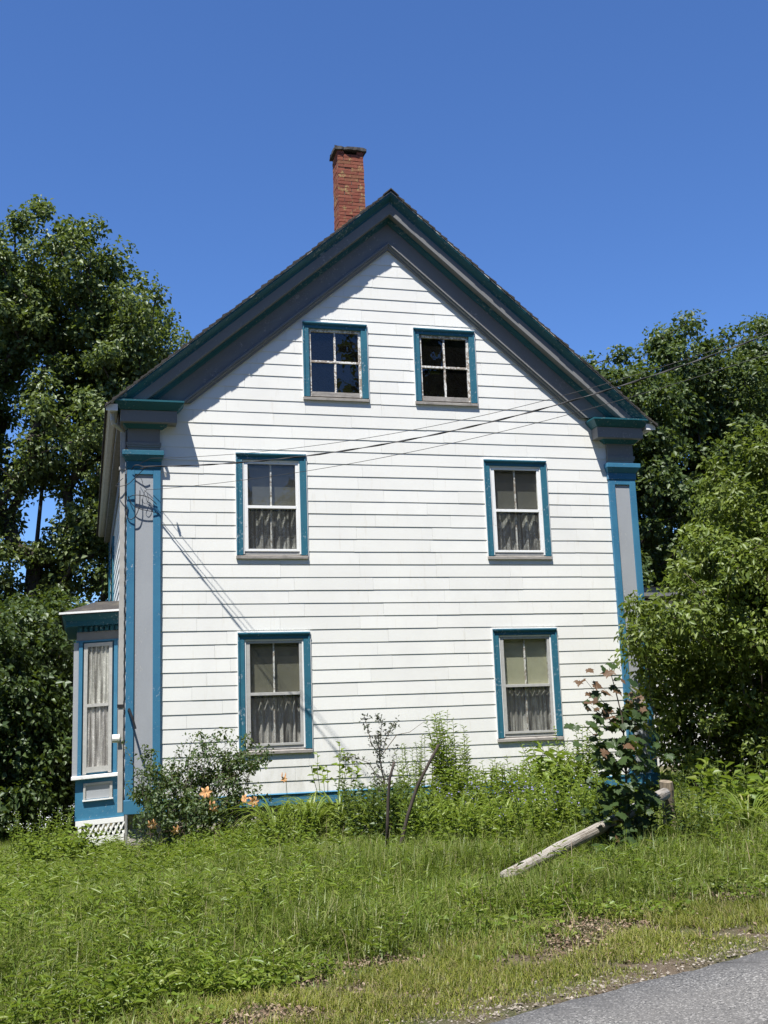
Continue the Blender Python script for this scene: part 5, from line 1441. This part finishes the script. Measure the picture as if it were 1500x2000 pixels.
# maple sapling with separate leaves
def maple_leaf(mat):
    lob = [(-90, .10), (-62, .42), (-40, .36), (-15, .62), (-6, .50), (20, .88), (32, .62), (50, .60), (68, .74), (80, .70), (90, 1.0)]
    pts = [(math.cos(math.radians(a)) * r, math.sin(math.radians(a)) * r) for a, r in lob]
    pts = pts + [(-x_, y_) for x_, y_ in reversed(pts[1:-1])]
    vs = [(0, 0.15, 0)] + [(x_, y_, -0.22 * x_ * x_ - 0.14 * max(0, y_) ** 2 + .05 * abs(x_)) for x_, y_ in pts]; n_ = len(pts)
    me = bpy.data.meshes.new('leaf'); me.from_pydata(vs, [], [(0, 1 + i, 1 + (i + 1) % n_) for i in range(n_)]); me.materials.append(M[mat]); return me


ML = {k: maple_leaf(k) for k in ('sap', 'sapred')}
SB = np.array([3.95, -6.35, 0.0]); SB[2] = float(gz(SB[0], SB[1]))
sap = empty('maple_sapling', SB, 'dark green maple sapling with reddish top leaves beside the log', 'sapling')
rgx = np.random.default_rng(77); q = MB()
def sp(px, py, dy=0.0): return at_px(px, py, -6.35 + dy)
ST = [np.array(SB) - [0, 0, .03], sp(1228, 1640), sp(1224, 1560), sp(1222, 1480), sp(1215, 1400), sp(1200, 1340), sp(1190, 1305)]
q.tube(ST, [.016, .014, .012, .010, .007, .005, .003], 6)
tips = []
for px_, py_, s, d in [(1145, 1330, 4, -.05), (1140, 1415, 3, -.1), (1155, 1380, 4, .1), (1240, 1350, 4, -.1), (1255, 1375, 4, .05), (1165, 1470, 3, -.15), (1150, 1440, 3, 0.15), (1270, 1450, 3, 0.1), (1180, 1520, 2, -.1), (1285, 1480, 3, -.1), (1175, 1570, 2, .1), (1280, 1560, 2, -.12),
                       (1200, 1600, 1, -.15), (1270, 1620, 1, -.05), (1190, 1640, 1, .05), (1250, 1400, 4, -.15), (1240, 1500, 2, -.2), (1215, 1540, 2, -.25), (1240, 1590, 1, -.25), (1290, 1660, 1, -.1), (1255, 1680, 1, -.15), (1205, 1670, 1, -.12), (1200, 1440, 3, -.2), (1235, 1450, 3, -.22), (1190, 1490, 3, .1), (1260, 1520, 2, .1), (1200, 1560, 2, -.2), (1260, 1600, 1, .1), (1220, 1630, 1, -.3), (1180, 1400, 4, -.12), (1225, 1395, 4, .1)]:
    t = sp(px_, py_, d); a = ST[s] + (ST[s - 1] - ST[s]) * .4
    q.tube([a, (a + t) / 2 + [0, 0, .03], t], [.005, .003, .002], 4); tips.append((t, py_)); tips.append(((a + t) / 2, py_)); tips.append((a * .25 + t * .75, py_))
for s in range(2, 7): tips.append((ST[s], 1640 - 56 * s))
q.build('stem', 'twig', sap, origin=SB)
extra_v, extra_f, nleaf = [], [], 0
for i, (t, py_) in enumerate(tips):
    for k in range(5 if py_ > 1440 else 4):
        p = t + rgx.normal(size=3) * ([.075, .075, .055] if py_ > 1400 else [.05, .05, .04])
        red = (py_ < 1345 and rgx.random() < .8) or (1345 <= py_ < 1385 and rgx.random() < .45) or rgx.random() < .03
        sz = rgx.uniform(.055, .105)
        n_ = Vector(unit(np.array([rgx.normal() * .5, -.35 + rgx.normal() * .45, .75]))); dd = Vector((rgx.normal(), rgx.normal() - .3, -.5 - .6 * rgx.random()))
        zax = n_.normalized(); yax = (dd - dd.dot(zax) * zax).normalized(); xax = yax.cross(zax)
        rot = Matrix((xax, yax, zax)).transposed(); inner = k > 1 and not red and nleaf + (len(tips) - i) * 3 > 300
        if nleaf < 300 and not inner:
            o = link_mesh('leaf', ML['sapred' if red else 'sap'], sap, p); o.scale = (sz, sz, sz); o.rotation_euler = rot.to_euler(); nleaf += 1
        else:
            b0 = len(extra_v); extra_v += [np.array(rot @ (v.co * sz)) + p for v in ML['sap'].vertices]; extra_f += [tuple(j + b0 for j in pl.vertices) for pl in ML['sap'].polygons]
if extra_f: tag(np_mesh('foliage', np.array(extra_v), np.array(extra_f), 'sap', sap), kind='stuff')
